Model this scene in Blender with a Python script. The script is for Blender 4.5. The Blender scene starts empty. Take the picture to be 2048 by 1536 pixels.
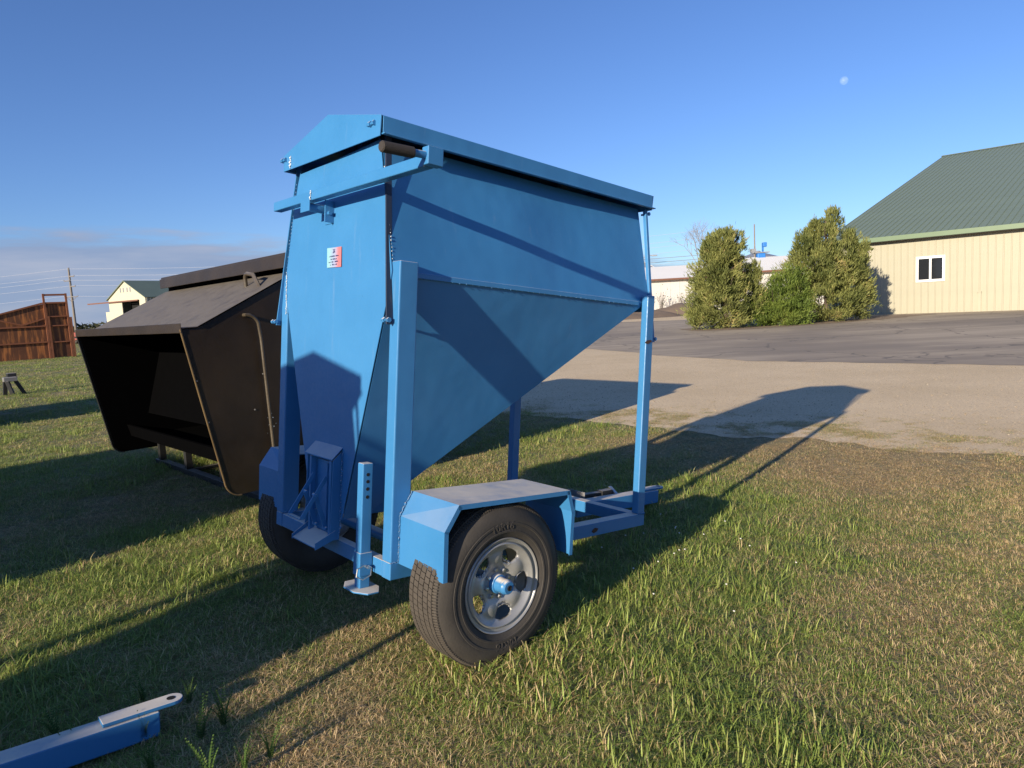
import bpy, bmesh, math, random
import numpy as np
from mathutils import Vector, Matrix, noise
random.seed(7); rng = np.random.default_rng(7)
scene = bpy.context.scene
COL = scene.collection

# ------------------------------------------------------------------ camera
cam_d = bpy.data.cameras.new('camera'); cam = bpy.data.objects.new('camera', cam_d); COL.objects.link(cam)
cam_d.sensor_fit = 'HORIZONTAL'; cam_d.sensor_width = 36.0; cam_d.lens = 1389.13 / 2048 * 36.0
cam_d.clip_start = 0.05; cam_d.clip_end = 20000
r_, u_, b_ = (0.99845688, -0.00607513, -0.05519919), (0.0555325, 0.109229, 0.99246419), (0.0, -0.99399805, 0.10939781)
cam.matrix_world = Matrix(((r_[0], u_[0], b_[0], 0), (r_[1], u_[1], b_[1], 0), (r_[2], u_[2], b_[2], 1.6533), (0, 0, 0, 1)))
scene.camera = cam

# ------------------------------------------------------------------ sky and sun
SUN_EL, SUN_HEAD = math.radians(16.0), math.radians(36.5)       # light travels towards +Y turned 36.5 deg to the right
world = bpy.data.worlds.new('World'); scene.world = world; world.use_nodes = True
nt = world.node_tree; nt.nodes.clear()
def wn(t): return nt.nodes.new(t)
sky = wn('ShaderNodeTexSky'); sky.sky_type = 'NISHITA'; sky.sun_disc = False
sky.sun_elevation = SUN_EL; sky.sun_rotation = math.pi + SUN_HEAD
sky.altitude = 300; sky.air_density = 1.0; sky.dust_density = 0.3; sky.ozone_density = 2.2
bg = wn('ShaderNodeBackground'); bg.inputs[1].default_value = 0.074
out = wn('ShaderNodeOutputWorld')
CLX, CLY = 8.5, 4.5
# low bank of cloud lying along the horizon, all the way round
tint = wn('ShaderNodeMix'); tint.data_type = 'RGBA'; tint.blend_type = 'MULTIPLY'; tint.inputs['Factor'].default_value = 1.0
nt.links.new(sky.outputs[0], tint.inputs[6]); tint.inputs[7].default_value = (.73, .94, 1.40, 1)     # clear autumn air: a deeper blue
tc = wn('ShaderNodeTexCoord'); sep = wn('ShaderNodeSeparateXYZ'); nt.links.new(tc.outputs['Generated'], sep.inputs[0])
mp = wn('ShaderNodeMapping'); mp.inputs['Scale'].default_value = (2.2, 2.2, 16.0); mp.inputs['Location'].default_value = (0.35, 0.2, 0.0)
nt.links.new(tc.outputs['Generated'], mp.inputs[0])
nz = wn('ShaderNodeTexNoise'); nz.inputs['Scale'].default_value = 2.0; nz.inputs['Detail'].default_value = 7; nz.inputs['Roughness'].default_value = .55
nt.links.new(mp.outputs[0], nz.inputs['Vector'])
mp2 = wn('ShaderNodeMapping'); mp2.inputs['Scale'].default_value = (1, 1, 0); mp2.inputs['Location'].default_value = (CLX, CLY, 0.0)
nt.links.new(tc.outputs['Generated'], mp2.inputs[0])
lowf = wn('ShaderNodeTexNoise'); lowf.inputs['Scale'].default_value = 1.1; lowf.inputs['Detail'].default_value = 1
nt.links.new(mp2.outputs[0], lowf.inputs['Vector'])
ceil = wn('ShaderNodeMapRange'); ceil.inputs['From Min'].default_value = .38; ceil.inputs['From Max'].default_value = .62; ceil.inputs['To Min'].default_value = .045; ceil.inputs['To Max'].default_value = .14
nt.links.new(lowf.outputs['Fac'], ceil.inputs['Value'])
df_ = wn('ShaderNodeMath'); df_.operation = 'SUBTRACT'; nt.links.new(ceil.outputs[0], df_.inputs[0]); nt.links.new(sep.outputs['Z'], df_.inputs[1])
ml = wn('ShaderNodeMath'); ml.operation = 'MULTIPLY_ADD'; nt.links.new(df_.outputs[0], ml.inputs[0]); ml.inputs[1].default_value = 9.0; nt.links.new(nz.outputs['Fac'], ml.inputs[2])
cr = wn('ShaderNodeMapRange'); cr.interpolation_type = 'SMOOTHSTEP'
cr.inputs['From Min'].default_value = 0.40; cr.inputs['From Max'].default_value = 0.62; cr.inputs['To Max'].default_value = .9
nt.links.new(ml.outputs[0], cr.inputs['Value'])
ccol = wn('ShaderNodeMix'); ccol.data_type = 'RGBA'; ccol.inputs[6].default_value = (2.45, 3.15, 4.75, 1); ccol.inputs[7].default_value = (3.5, 3.9, 5.1, 1)
cf = wn('ShaderNodeMapRange'); cf.inputs['From Min'].default_value = .42; cf.inputs['From Max'].default_value = .66; nt.links.new(nz.outputs['Fac'], cf.inputs['Value']); nt.links.new(cf.outputs[0], ccol.inputs['Factor'])
mx = wn('ShaderNodeMix'); mx.data_type = 'RGBA'
nt.links.new(cr.outputs[0], mx.inputs['Factor']); nt.links.new(tint.outputs[2], mx.inputs[6]); nt.links.new(ccol.outputs[2], mx.inputs[7])
nt.links.new(mx.outputs[2], bg.inputs[0]); nt.links.new(bg.outputs[0], out.inputs[0])

sun_d = bpy.data.lights.new('sun', 'SUN'); sun_d.energy = 5.0; sun_d.angle = math.radians(0.53); sun_d.color = (1.0, .87, .68)
sun = bpy.data.objects.new('sun', sun_d); COL.objects.link(sun)
SD = Vector((math.sin(SUN_HEAD) * math.cos(SUN_EL), math.cos(SUN_HEAD) * math.cos(SUN_EL), -math.sin(SUN_EL)))
sun.rotation_euler = SD.to_track_quat('-Z', 'Y').to_euler(); sun.location = (-20, -25, 15)
vs = scene.view_settings; vs.view_transform = 'Standard'; vs.look = 'None'; vs.exposure = 0.65; vs.gamma = 1.0; vs.use_curve_mapping = False
scene.cycles.max_bounces = 6; scene.cycles.diffuse_bounces = 3; scene.cycles.transparent_max_bounces = 8

# ------------------------------------------------------------------ materials
MATS = {}
class NT:
    def __init__(s, name):
        s.m = bpy.data.materials.new(name); s.m.use_nodes = True; s.t = s.m.node_tree
        s.b = s.t.nodes['Principled BSDF']; s.o = s.t.nodes['Material Output']; MATS[name] = s.m
    def n(s, t, **kw):
        x = s.t.nodes.new(t)
        for k, v in kw.items():
            if k in x.inputs: x.inputs[k].default_value = v
            else: setattr(x, k, v)
        return x
    def l(s, a, b): s.t.links.new(a, b)
    def pos(s, kind='Object'): return s.n('ShaderNodeTexCoord').outputs[kind]
    def noise(s, vec, scale, detail=4, rough=.55, dist=0.0):
        x = s.n('ShaderNodeTexNoise'); x.inputs['Scale'].default_value = scale; x.inputs['Detail'].default_value = detail
        x.inputs['Roughness'].default_value = rough; x.inputs['Distortion'].default_value = dist
        if vec is not None: s.l(vec, x.inputs['Vector'])
        return x.outputs['Fac']
    def map(s, v, a, b, c=0., d=1., smooth=True):
        x = s.n('ShaderNodeMapRange'); x.interpolation_type = 'SMOOTHSTEP' if smooth else 'LINEAR'
        for k, q in zip(('From Min', 'From Max', 'To Min', 'To Max'), (a, b, c, d)): x.inputs[k].default_value = q
        s.l(v, x.inputs['Value']); return x.outputs[0]
    def mix(s, f, a, b):
        x = s.n('ShaderNodeMix'); x.data_type = 'RGBA'
        for sock, q in ((x.inputs['Factor'], f), (x.inputs[6], a), (x.inputs[7], b)):
            if hasattr(q, 'is_linked'): s.l(q, sock)
            elif isinstance(q, (int, float)): sock.default_value = q
            else: sock.default_value = (*q, 1)
        return x.outputs[2]
    def math(s, op, a, b=0.0):
        x = s.n('ShaderNodeMath'); x.operation = op
        for i, q in enumerate((a, b)):
            if hasattr(q, 'is_linked'): s.l(q, x.inputs[i])
            else: x.inputs[i].default_value = q
        return x.outputs[0]
    def base(s, c):
        if hasattr(c, 'is_linked'): s.l(c, s.b.inputs['Base Color'])
        else: s.b.inputs['Base Color'].default_value = (*c, 1)
    def rough(s, v):
        if hasattr(v, 'is_linked'): s.l(v, s.b.inputs['Roughness'])
        else: s.b.inputs['Roughness'].default_value = v
    def bump(s, h, strength=.3, dist=.01):
        x = s.n('ShaderNodeBump'); x.inputs['Strength'].default_value = strength; x.inputs['Distance'].default_value = dist
        s.l(h, x.inputs['Height']); s.l(x.outputs[0], s.b.inputs['Normal']); return x

def upness(k):                                     # how far a surface faces the sky: dust settles there
    g = k.n('ShaderNodeNewGeometry'); sp = k.n('ShaderNodeSeparateXYZ'); k.l(g.outputs['Normal'], sp.inputs[0]); return sp.outputs['Z']

def paint(name, col, col2, rough=.4, dust=(.72, .64, .54), dust_amt=.97, wav=.25, spec=.5):
    k = NT(name); p = k.pos()
    big = k.noise(p, 2.3, 4); fine = k.noise(p, 60, 4); spk = k.noise(p, 25, 6, .7)
    c = k.mix(k.map(big, .3, .75), col, col2)
    c = k.mix(k.map(spk, .66, .74, 0, .45), c, tuple(q * .45 for q in col))          # scuffs
    streak_v = k.n('ShaderNodeMapping'); streak_v.inputs['Scale'].default_value = (9, 9, .9); k.l(p, streak_v.inputs[0])
    st = k.noise(streak_v.outputs[0], 3, 5, .6)
    c = k.mix(k.map(st, .6, .85, 0, .08), c, dust)                                   # dusty run marks
    if dust_amt:
        d = k.math('MULTIPLY', k.map(upness(k), .55, .97, 0, dust_amt), k.map(k.noise(p, 7, 6, .65), .2, .6, .55, 1))
        c = k.mix(d, c, dust); k.rough(k.math('ADD', k.map(fine, .3, .7, rough - .06, rough + .08), k.math('MULTIPLY', d, .4)))
    else: k.rough(k.map(fine, .3, .7, rough - .06, rough + .08))
    k.base(c); k.b.inputs['Specular IOR Level'].default_value = spec
    h = k.math('ADD', k.math('MULTIPLY', k.noise(p, 3.2, 2), 1.0), k.math('MULTIPLY', k.noise(p, 240, 2), .012))
    k.bump(h, wav, .03)
    return k.m
paint('blue_paint', (.036, .176, .39), (.045, .200, .43))
paint('arm_shade', (.012, .022, .05), (.018, .03, .065), rough=.6, dust_amt=0)  # shade along the front right lid arm, painted in as a dark blue
paint('dark_paint', (.020, .013, .0072), (.034, .022, .012), rough=.36, dust=(.17, .152, .132), dust_amt=.7, wav=.15)
paint('black_paint', (.012, .012, .012), (.02, .02, .02), rough=.5, dust_amt=.35)
paint('edge_gold', (.10, .066, .03), (.15, .10, .045), rough=.4, dust_amt=.2)
paint('grey_steel', (.16, .155, .15), (.24, .23, .22), rough=.45, dust_amt=.3)
paint('pipe_dark', (.06, .046, .03), (.10, .08, .055), rough=.35, dust_amt=.2)

def simple(name, col, rough=.6, metal=0., var=.25, scale=8, bump=0., bscale=80, spec=.5, coord='Object'):
    k = NT(name); p = k.pos(coord)
    k.base(k.mix(k.noise(p, scale, 5, .6), tuple(q * (1 - var) for q in col), tuple(min(1, q * (1 + var)) for q in col)))
    k.rough(rough); k.b.inputs['Metallic'].default_value = metal; k.b.inputs['Specular IOR Level'].default_value = spec
    if bump: k.bump(k.noise(p, bscale, 4), bump, .01)
    return k.m
simple('inside_shade', (.0016, .0016, .0018), 1.0, var=.2, spec=0.02)  # shade inside the creep feeder, painted in as near black
simple('rubber', (.046, .040, .034), .8, var=.55, scale=7, bump=.15, bscale=90)
simple('tread_rubber', (.060, .050, .040), .85, var=.4, scale=22, bump=.3, bscale=120)
simple('grip_rubber', (.035, .028, .024), .8, var=.2, bump=.3, bscale=200)
simple('rim_silver', (.36, .355, .345), .42, metal=.45, var=.14, scale=14)
simple('zinc', (.55, .54, .52), .35, metal=.9, var=.2, scale=60)
simple('weld', (.62, .68, .74), .35, metal=.3, var=.3, scale=70)
simple('hole_dark', (.004, .004, .005), .9, var=0)
simple('rust_dirt', (.07, .035, .02), .9, var=.4, scale=60)
simple('cream_metal', (.350, .326, .238), .5, var=.10, scale=1.3)
simple('cream_lit', (.52, .48, .36), .55, var=.06, scale=1.3)
simple('cream_shaded', (.30, .29, .24), .55, var=.1, scale=1.3)  # greyed copy of the shed cream: shade painted into the side walls
simple('green_roof', (.165, .205, .140), .42, var=.14, scale=.7)
simple('green_trim', (.12, .18, .10), .45, var=.12, scale=2)
simple('white_trim', (.80, .80, .80), .4, var=.05)
simple('white_metal', (.54, .53, .51), .5, var=.05, scale=.4)
simple('white_roof', (.82, .80, .76), .5, var=.05, scale=.4)
simple('brown_trim', (.16, .07, .045), .7, var=.25)
simple('galv', (.30, .31, .33), .45, metal=.3, var=.12, scale=1.5)
simple('pole_wood', (.19, .165, .14), .85, var=.3, scale=5)
simple('wire', (.42, .44, .50), .5, var=.05)
simple('red_paint', (.30, .035, .02), .5, var=.3, scale=3)
simple('orange_paint', (.42, .12, .05), .6, var=.3, scale=3)
simple('signal_blue', (.03, .17, .50), .5, var=.2)
simple('bark', (.10, .075, .055), .9, var=.35, scale=18, bump=.5, bscale=40)
simple('twig', (.20, .175, .16), .9, var=.3)
simple('soffit', (.06, .055, .05), .8, var=.1)
k = NT('pane_glass'); k.base((.018, .020, .024)); k.rough(.06); k.b.inputs['Specular IOR Level'].default_value = .5
k.bump(k.noise(k.pos(), 3, 2), .05, .02)
# moon: sunlit chalk seen through daylight air (the sky's own light adds to it)
k = NT('moon_rock'); tr = k.n('ShaderNodeBsdfTransparent'); df = k.n('ShaderNodeBsdfDiffuse'); asd = k.n('ShaderNodeAddShader')
k.l(k.mix(k.map(k.noise(k.pos(), .05, 2), .4, .62), (.03, .03, .035), (.07, .07, .075)), df.inputs['Color'])
k.l(tr.outputs[0], asd.inputs[0]); k.l(df.outputs[0], asd.inputs[1]); k.l(asd.outputs[0], k.o.inputs['Surface'])
# rusted steel sheet
k = NT('rust_sheet'); p = k.pos(); mpv = k.n('ShaderNodeMapping'); mpv.inputs['Scale'].default_value = (1, 1, .12); k.l(p, mpv.inputs[0])
v1 = k.noise(mpv.outputs[0], 5.5, 6, .6); v2 = k.noise(p, 2.0, 5, .6)
k.base(k.mix(k.map(v1, .46, .66), k.mix(v2, (.075, .028, .013), (.17, .062, .024)), (.42, .15, .04))); k.rough(.85); k.bump(k.noise(p, 30), .3, .01)
k = NT('rust_tube'); p = k.pos(); k.base(k.mix(k.noise(p, 4, 5, .6), (.15, .05, .025), (.33, .12, .05))); k.rough(.85)
# decal: ground runs from cyan to pink
k = NT('decal_ground'); sp = k.n('ShaderNodeSeparateXYZ'); k.l(k.pos('Generated'), sp.inputs[0])
c = k.mix(k.map(sp.outputs['X'], .05, .55), (.24, .47, .50), (.30, .34, .50)); c = k.mix(k.map(sp.outputs['X'], .5, .85), c, (.52, .16, .16)); k.base(c); k.rough(.35)
simple('decal_ink', (.05, .06, .16), .5, var=.2)
simple('decal_text', (.06, .07, .16), .5, var=.3)

# grass: instance attribute 'dry' (0 green .. 1 straw), mesh attribute 'rnd' per blade
k = NT('grass_blade')
a = k.n('ShaderNodeAttribute'); a.attribute_type = 'INSTANCER'; a.attribute_name = 'dry'
b2 = k.n('ShaderNodeAttribute'); b2.attribute_type = 'GEOMETRY'; b2.attribute_name = 'rnd'
f = k.math('ADD', a.outputs['Fac'], k.math('MULTIPLY', k.math('SUBTRACT', b2.outputs['Fac'], .5), 1.15))
rn2 = k.math('FRACT', k.math('MULTIPLY', b2.outputs['Fac'], 7.31))
green = k.mix(rn2, (.115, .195, .034), (.39, .46, .105))
straw = k.mix(rn2, (.36, .225, .10), (.82, .63, .36))
c = k.mix(k.map(f, .28, .72), green, straw)
k.base(c); k.rough(.55); k.b.inputs['Specular IOR Level'].default_value = .35
tl = k.n('ShaderNodeBsdfTranslucent'); k.l(c, tl.inputs[0]); ms = k.n('ShaderNodeMixShader'); ms.inputs[0].default_value = .3
k.l(k.b.outputs[0], ms.inputs[1]); k.l(tl.outputs[0], ms.inputs[2]); k.l(ms.outputs[0], k.o.inputs['Surface'])

def leafmat(name, c0, c1, c2, tr=.25):
    k = NT(name); b2 = k.n('ShaderNodeAttribute'); b2.attribute_type = 'GEOMETRY'; b2.attribute_name = 'rnd'
    c = k.mix(k.map(b2.outputs['Fac'], 0, .7, smooth=False), c0, c1); c = k.mix(k.map(b2.outputs['Fac'], .78, 1), c, c2)
    k.base(c); k.rough(.6); k.b.inputs['Specular IOR Level'].default_value = .25
    tl = k.n('ShaderNodeBsdfTranslucent'); k.l(c, tl.inputs[0]); ms = k.n('ShaderNodeMixShader'); ms.inputs[0].default_value = tr
    k.l(k.b.outputs[0], ms.inputs[1]); k.l(tl.outputs[0], ms.inputs[2]); k.l(ms.outputs[0], k.o.inputs['Surface'])
leafmat('cedar_leaf', (.095, .118, .034), (.285, .295, .092), (.42, .33, .14))
leafmat('hedge_leaf', (.08, .125, .022), (.20, .26, .052), (.28, .28, .08))
leafmat('far_leaf', (.045, .055, .03), (.075, .075, .04), (.11, .085, .05))
leafmat('weed_leaf', (.05, .10, .02), (.10, .17, .035), (.14, .19, .05))

# ground materials
k = NT('lawn_soil'); p = k.pos()
n1 = k.noise(p, .35, 5, .6); n2 = k.noise(p, 14, 6, .7)
c = k.mix(k.map(n1, .35, .65), (.125, .145, .045), (.29, .22, .105)); c = k.mix(k.map(n2, .4, .75, 0, .7), c, (.10, .075, .045)); k.base(c); k.rough(.95)
k.bump(n2, .6, .03)
k = NT('gravel'); p = k.pos()
v = k.n('ShaderNodeTexVoronoi'); v.inputs['Scale'].default_value = 80; k.l(p, v.inputs['Vector'])
n1 = k.noise(p, .5, 5, .6); n2 = k.noise(p, 38, 5, .7); n3 = k.noise(p, 3, 4)
sp = k.n('ShaderNodeSeparateColor'); k.l(v.outputs['Color'], sp.inputs[0])
c = k.mix(k.map(n1, .3, .7), (.62, .475, .285), (.73, .57, .36)); c = k.mix(k.map(n2, .35, .7, 0, .6), c, (.52, .385, .23))
c = k.mix(k.map(sp.outputs['Red'], .92, .97, 0, .4), c, (.80, .71, .56)); c = k.mix(k.map(sp.outputs['Green'], .9, .95, 0, .6), c, (.24, .18, .12))
c = k.mix(k.map(n3, .6, .8, 0, .35), c, (.52, .385, .23)); k.base(c); k.rough(.95)
k.bump(k.math('ADD', k.math('MULTIPLY', v.outputs['Distance'], -.5), n2), .4, .012)
k = NT('asphalt'); p = k.pos(); mpv = k.n('ShaderNodeMapping'); mpv.inputs['Rotation'].default_value = (0, 0, .55); mpv.inputs['Scale'].default_value = (.12, 1.1, 1); k.l(p, mpv.inputs[0])
n1 = k.noise(mpv.outputs[0], .9, 6, .62); n2 = k.noise(p, 45, 4, .7); n3 = k.noise(p, .16, 4)
c = k.mix(k.map(n1, .38, .66), (.315, .255, .182), (.44, .355, .255)); c = k.mix(k.map(n2, .45, .8, 0, .5), c, (.47, .38, .27)); c = k.mix(k.map(n3, .42, .62, 0, .7), c, (.215, .175, .135))
vc = k.n('ShaderNodeTexVoronoi'); vc.feature = 'DISTANCE_TO_EDGE'; vc.inputs['Scale'].default_value = .22
dv = k.n('ShaderNodeVectorMath'); dv.operation = 'ADD'; nv = k.n('ShaderNodeTexNoise'); nv.inputs['Scale'].default_value = .8; nv.inputs['Detail'].default_value = 5; k.l(p, nv.inputs['Vector'])
sc = k.n('ShaderNodeVectorMath'); sc.operation = 'SCALE'; sc.inputs['Scale'].default_value = 1.6; k.l(nv.outputs['Color'], sc.inputs[0]); k.l(p, dv.inputs[0]); k.l(sc.outputs[0], dv.inputs[1]); k.l(dv.outputs[0], vc.inputs['Vector'])
c = k.mix(k.map(vc.outputs['Distance'], .004, .012, .6, 0), c, (.10, .085, .07))
k.base(c); k.rough(.85); k.bump(n2, .4, .01)
k = NT('bed_soil'); p = k.pos(); k.base(k.mix(k.noise(p, 2.5, 6, .7), (.13, .085, .05), (.33, .25, .17))); k.rough(.95); k.bump(k.noise(p, 9, 5), .6, .03)
k = NT('mound_soil'); p = k.pos(); k.base(k.mix(k.noise(p, 1.2, 6, .7), (.13, .095, .07), (.20, .15, .11))); k.rough(.95); k.bump(k.noise(p, 6, 5), .7, .05)

# ------------------------------------------------------------------ mesh helpers
def mkobj(name, data, parent=None, mat=None):
    o = bpy.data.objects.new(name, data); COL.objects.link(o)
    if parent is not None: o.parent = parent
    if mat: data.materials.append(MATS[mat])
    return o
class MB:
    def __init__(s): s.v = []; s.f = []
    def add(s, vs_, fs):
        o = len(s.v); s.v += [tuple(q) for q in vs_]; s.f += [tuple(i + o for i in f) for f in fs]; return s
    def hexa(s, p):      # p: 4 bottom, 4 top in matching order
        return s.add(p, [(0, 3, 2, 1), (4, 5, 6, 7), (0, 1, 5, 4), (1, 2, 6, 5), (2, 3, 7, 6), (3, 0, 4, 7)])
    def box(s, x0, x1, y0, y1, z0, z1):
        return s.hexa([(x0, y0, z0), (x1, y0, z0), (x1, y1, z0), (x0, y1, z0), (x0, y0, z1), (x1, y0, z1), (x1, y1, z1), (x0, y1, z1)])
    def prism(s, poly, off):
        off = Vector(off); n = len(poly); a = [Vector(q) for q in poly]
        return s.add(a + [q + off for q in a], [tuple(range(n))[::-1], tuple(range(n, 2 * n))] + [(i, (i + 1) % n, n + (i + 1) % n, n + i) for i in range(n)])
    def beam(s, p0, p1, w, h, up=(0, 0, 1)):
        p0, p1 = Vector(p0), Vector(p1); d = (p1 - p0).normalized(); up = Vector(up)
        if abs(d.dot(up)) > .99: up = Vector((0, 1, 0))
        a = d.cross(up).normalized() * w / 2; b = a.cross(d).normalized() * h / 2
        return s.hexa([p0 - a - b, p0 + a - b, p1 + a - b, p1 - a - b, p0 - a + b, p0 + a + b, p1 + a + b, p1 - a + b])
    def tube(s, pts, r, n=10, cap=True):
        pts = [Vector(q) for q in pts]; rr = r if isinstance(r, (list, tuple)) else [r] * len(pts); rings = []
        ref = None
        for i, q in enumerate(pts):
            d = (pts[min(i + 1, len(pts) - 1)] - pts[max(i - 1, 0)]).normalized()
            if ref is None: ref = d.orthogonal().normalized()
            ref = (ref - d * ref.dot(d)).normalized(); b = d.cross(ref)
            rings.append([q + (ref * math.cos(2 * math.pi * j / n) + b * math.sin(2 * math.pi * j / n)) * rr[i] for j in range(n)])
        vs_ = [q for ring in rings for q in ring]; fs = []
        for i in range(len(pts) - 1):
            for j in range(n): fs.append((i * n + j, i * n + (j + 1) % n, (i + 1) * n + (j + 1) % n, (i + 1) * n + j))
        if cap: fs += [tuple(range(n))[::-1], tuple(range((len(pts) - 1) * n, len(pts) * n))]
        return s.add(vs_, fs)
    def cyl(s, p0, p1, r, n=14): return s.tube([p0, p1], r, n)
    def lathe(s, prof, n=48, c=(0, 0, 0), closed=False):      # prof (x, r), turned round the X axis
        vs_ = [(c[0] + x, c[1] + r * math.cos(2 * math.pi * j / n), c[2] + r * math.sin(2 * math.pi * j / n)) for x, r in prof for j in range(n)]
        m = len(prof); fs = []
        for i in range(m if closed else m - 1):
            for j in range(n): fs.append((i * n + j, i * n + (j + 1) % n, ((i + 1) % m) * n + (j + 1) % n, ((i + 1) % m) * n + j))
        return s.add(vs_, fs)
    def build(s, name, mat, parent=None, bevel=0., seg=2, smooth=False, ang=35):
        me = bpy.data.meshes.new(name); me.from_pydata(s.v, [], s.f)
        bm = bmesh.new(); bm.from_mesh(me); bmesh.ops.recalc_face_normals(bm, faces=bm.faces[:])
        if bevel:
            es = [e for e in bm.edges if len(e.link_faces) == 2 and e.calc_face_angle(0) > math.radians(25)]
            bmesh.ops.bevel(bm, geom=es, offset=bevel, segments=seg, affect='EDGES', clamp_overlap=True, profile=.5)
        bm.to_mesh(me); bm.free()
        if smooth:
            me.polygons.foreach_set('use_smooth', [True] * len(me.polygons))
            me.set_sharp_from_angle(angle=math.radians(ang))
        return mkobj(name, me, parent, mat)
def tag(o, label=None, cat=None, group=None, kind=None):
    for a_, b_ in (('label', label), ('category', cat), ('group', group), ('kind', kind)):
        if b_: o[a_] = b_
    return o
def empty(name, loc=(0, 0, 0), rz=0.):
    o = bpy.data.objects.new(name, None); COL.objects.link(o); o.location = loc; o.rotation_euler = (0, 0, rz); o.empty_display_size = .2; return o
def text_part(body, size, extrude):
    cu = bpy.data.curves.new('t', 'FONT'); cu.body = body; cu.size = size; cu.extrude = extrude; cu.align_x = 'CENTER'
    to = bpy.data.objects.new('t', cu); COL.objects.link(to); dg = bpy.context.evaluated_depsgraph_get()
    me = bpy.data.meshes.new_from_object(to.evaluated_get(dg)); bpy.data.objects.remove(to); bpy.data.curves.remove(cu); return me
def quads(name, cen, ax, ay, rnd, mat, parent=None):            # many small leaf faces in one mesh
    n = len(cen); v = np.empty((n, 4, 3)); v[:, 0] = cen - ax * .5; v[:, 1] = cen + ay * .5 - ax * .1 * 0; v[:, 2] = cen + ax * .5; v[:, 3] = cen - ay * .5
    me = bpy.data.meshes.new(name); me.vertices.add(n * 4); me.vertices.foreach_set('co', v.ravel())
    me.loops.add(n * 4); me.loops.foreach_set('vertex_index', np.arange(n * 4)); me.polygons.add(n)
    me.polygons.foreach_set('loop_start', np.arange(n) * 4); me.update()
    at = me.attributes.new('rnd', 'FLOAT', 'FACE'); at.data.foreach_set('value', np.asarray(rnd, dtype=np.float32))
    me.validate(); return mkobj(name, me, parent, mat)
def sheet(name, poly, z, mat):
    me = bpy.data.meshes.new(name); me.from_pydata([(x, y, z) for x, y in poly], [], [tuple(range(len(poly)))])
    bm = bmesh.new(); bm.from_mesh(me); bmesh.ops.triangulate(bm, faces=bm.faces[:]); bmesh.ops.recalc_face_normals(bm, faces=bm.faces[:])
    for f_ in bm.faces:
        if f_.normal.z < 0: f_.normal_flip()
    bm.to_mesh(me); bm.free()
    return tag(mkobj(name, me, None, mat), kind='structure')
def jag(poly, step=.5, amp=.12):                                # uneven edge for laid surfaces
    o = []
    for i, a_ in enumerate(poly):
        b_ = poly[(i + 1) % len(poly)]; d = math.dist(a_, b_); n = max(1, min(90, int(d / step)))
        for j in range(n):
            t = j / n; x = a_[0] + (b_[0] - a_[0]) * t; y = a_[1] + (b_[1] - a_[1]) * t
            q = noise.noise_vector(Vector((x * .8, y * .8, 3.))) * amp * (1 + .4 * math.hypot(x, y) / 12); q2 = noise.noise_vector(Vector((x * 5, y * 5, 8.))) * amp * .8; o.append((x + q.x + q2.x, y + q.y + q2.y))
    return o

# ------------------------------------------------------------------ ground, gravel, asphalt
sheet('ground', [(-3000, -3000), (3000, -3000), (3000, 3000), (-3000, 3000)], 0.0, 'lawn_soil')
GRAVEL = [(-14, 70), (-10, 40), (-7, 24), (-3.5, 15.2), (-.4, 11.6), (1.2, 9.9), (2.05, 9.15), (2.7, 8.25), (3.5, 8.0), (3.95, 7.35), (4.9, 6.6), (7.5, 4.2), (14, -3), (70, -40), (140, 40), (110, 120), (-20, 120)]
GRAVEL_SHEET = [(x - .20, y - .25) if 3 <= i <= 11 else (x, y) for i, (x, y) in enumerate(GRAVEL)]
sheet('gravel_yard', jag(GRAVEL_SHEET, .05, .16), .004, 'gravel')
ASPH = [(-6, 35), (1.6, 29.0), (3.2, 24), (4.5, 20.2), (5.96, 17.3), (9.75, 13.2), (15, 8.2), (30, -2), (80, -30), (120, 40), (60, 62), (24, 54), (13.2, 52.3), (8.5, 55.8), (-4, 58)]
sheet('asphalt_lot', jag(ASPH, .5, .16), .008, 'asphalt')
sheet('planting_bed', jag([(9.3, 34.2), (11, 33.2), (14, 33.6), (17, 34.6), (19.6, 35.6), (23.5, 38.2), (22.5, 40), (19, 39.6), (14, 38.6), (10.5, 38), (8.9, 36.2)], .4, .15), .014, 'bed_soil')

def in_poly(px, py, poly):
    c = np.zeros(len(px), bool); n = len(poly)
    for i in range(n):
        x0, y0 = poly[i]; x1, y1 = poly[(i + 1) % n]
        m = ((y0 > py) != (y1 > py)); xx = (x1 - x0) * (py - y0) / ((y1 - y0) if y1 != y0 else 1e-9) + x0; c ^= m & (px < xx)
    return c

# ------------------------------------------------------------------ blue gravity feed trailer
Kf = 1.0117
def LF(u, v, z): return Vector((Kf * (.625 - u), Kf * (v - .42), Kf * z + .40))
AX, AY, AZ, AO = Vector((0.6636965, -0.7478437, -0.0153886)), Vector((0.7418281, 0.6607169, -0.1146485)), Vector((0.0959067, 0.0646761, 0.9932869)), Vector((-0.6147444, 3.0980039, 0.4282468))
def feeder_matrix(shift=(0, 0, 0)):
    o = AO - AX * .625 * Kf + AY * .42 * Kf - AZ * .40 + Vector(shift)
    return Matrix(((AX.x, AY.x, AZ.x, o.x), (AX.y, AY.y, AZ.y, o.y), (AX.z, AY.z, AZ.z, o.z), (0, 0, 0, 1)))
BL = 'blue_paint'
def FB(mb, u0, u1, v0, v1, z0, z1):
    a, b = LF(u0, v0, z0), LF(u1, v1, z1); return mb.box(min(a.x, b.x), max(a.x, b.x), a.y, b.y, a.z, b.z)

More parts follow.
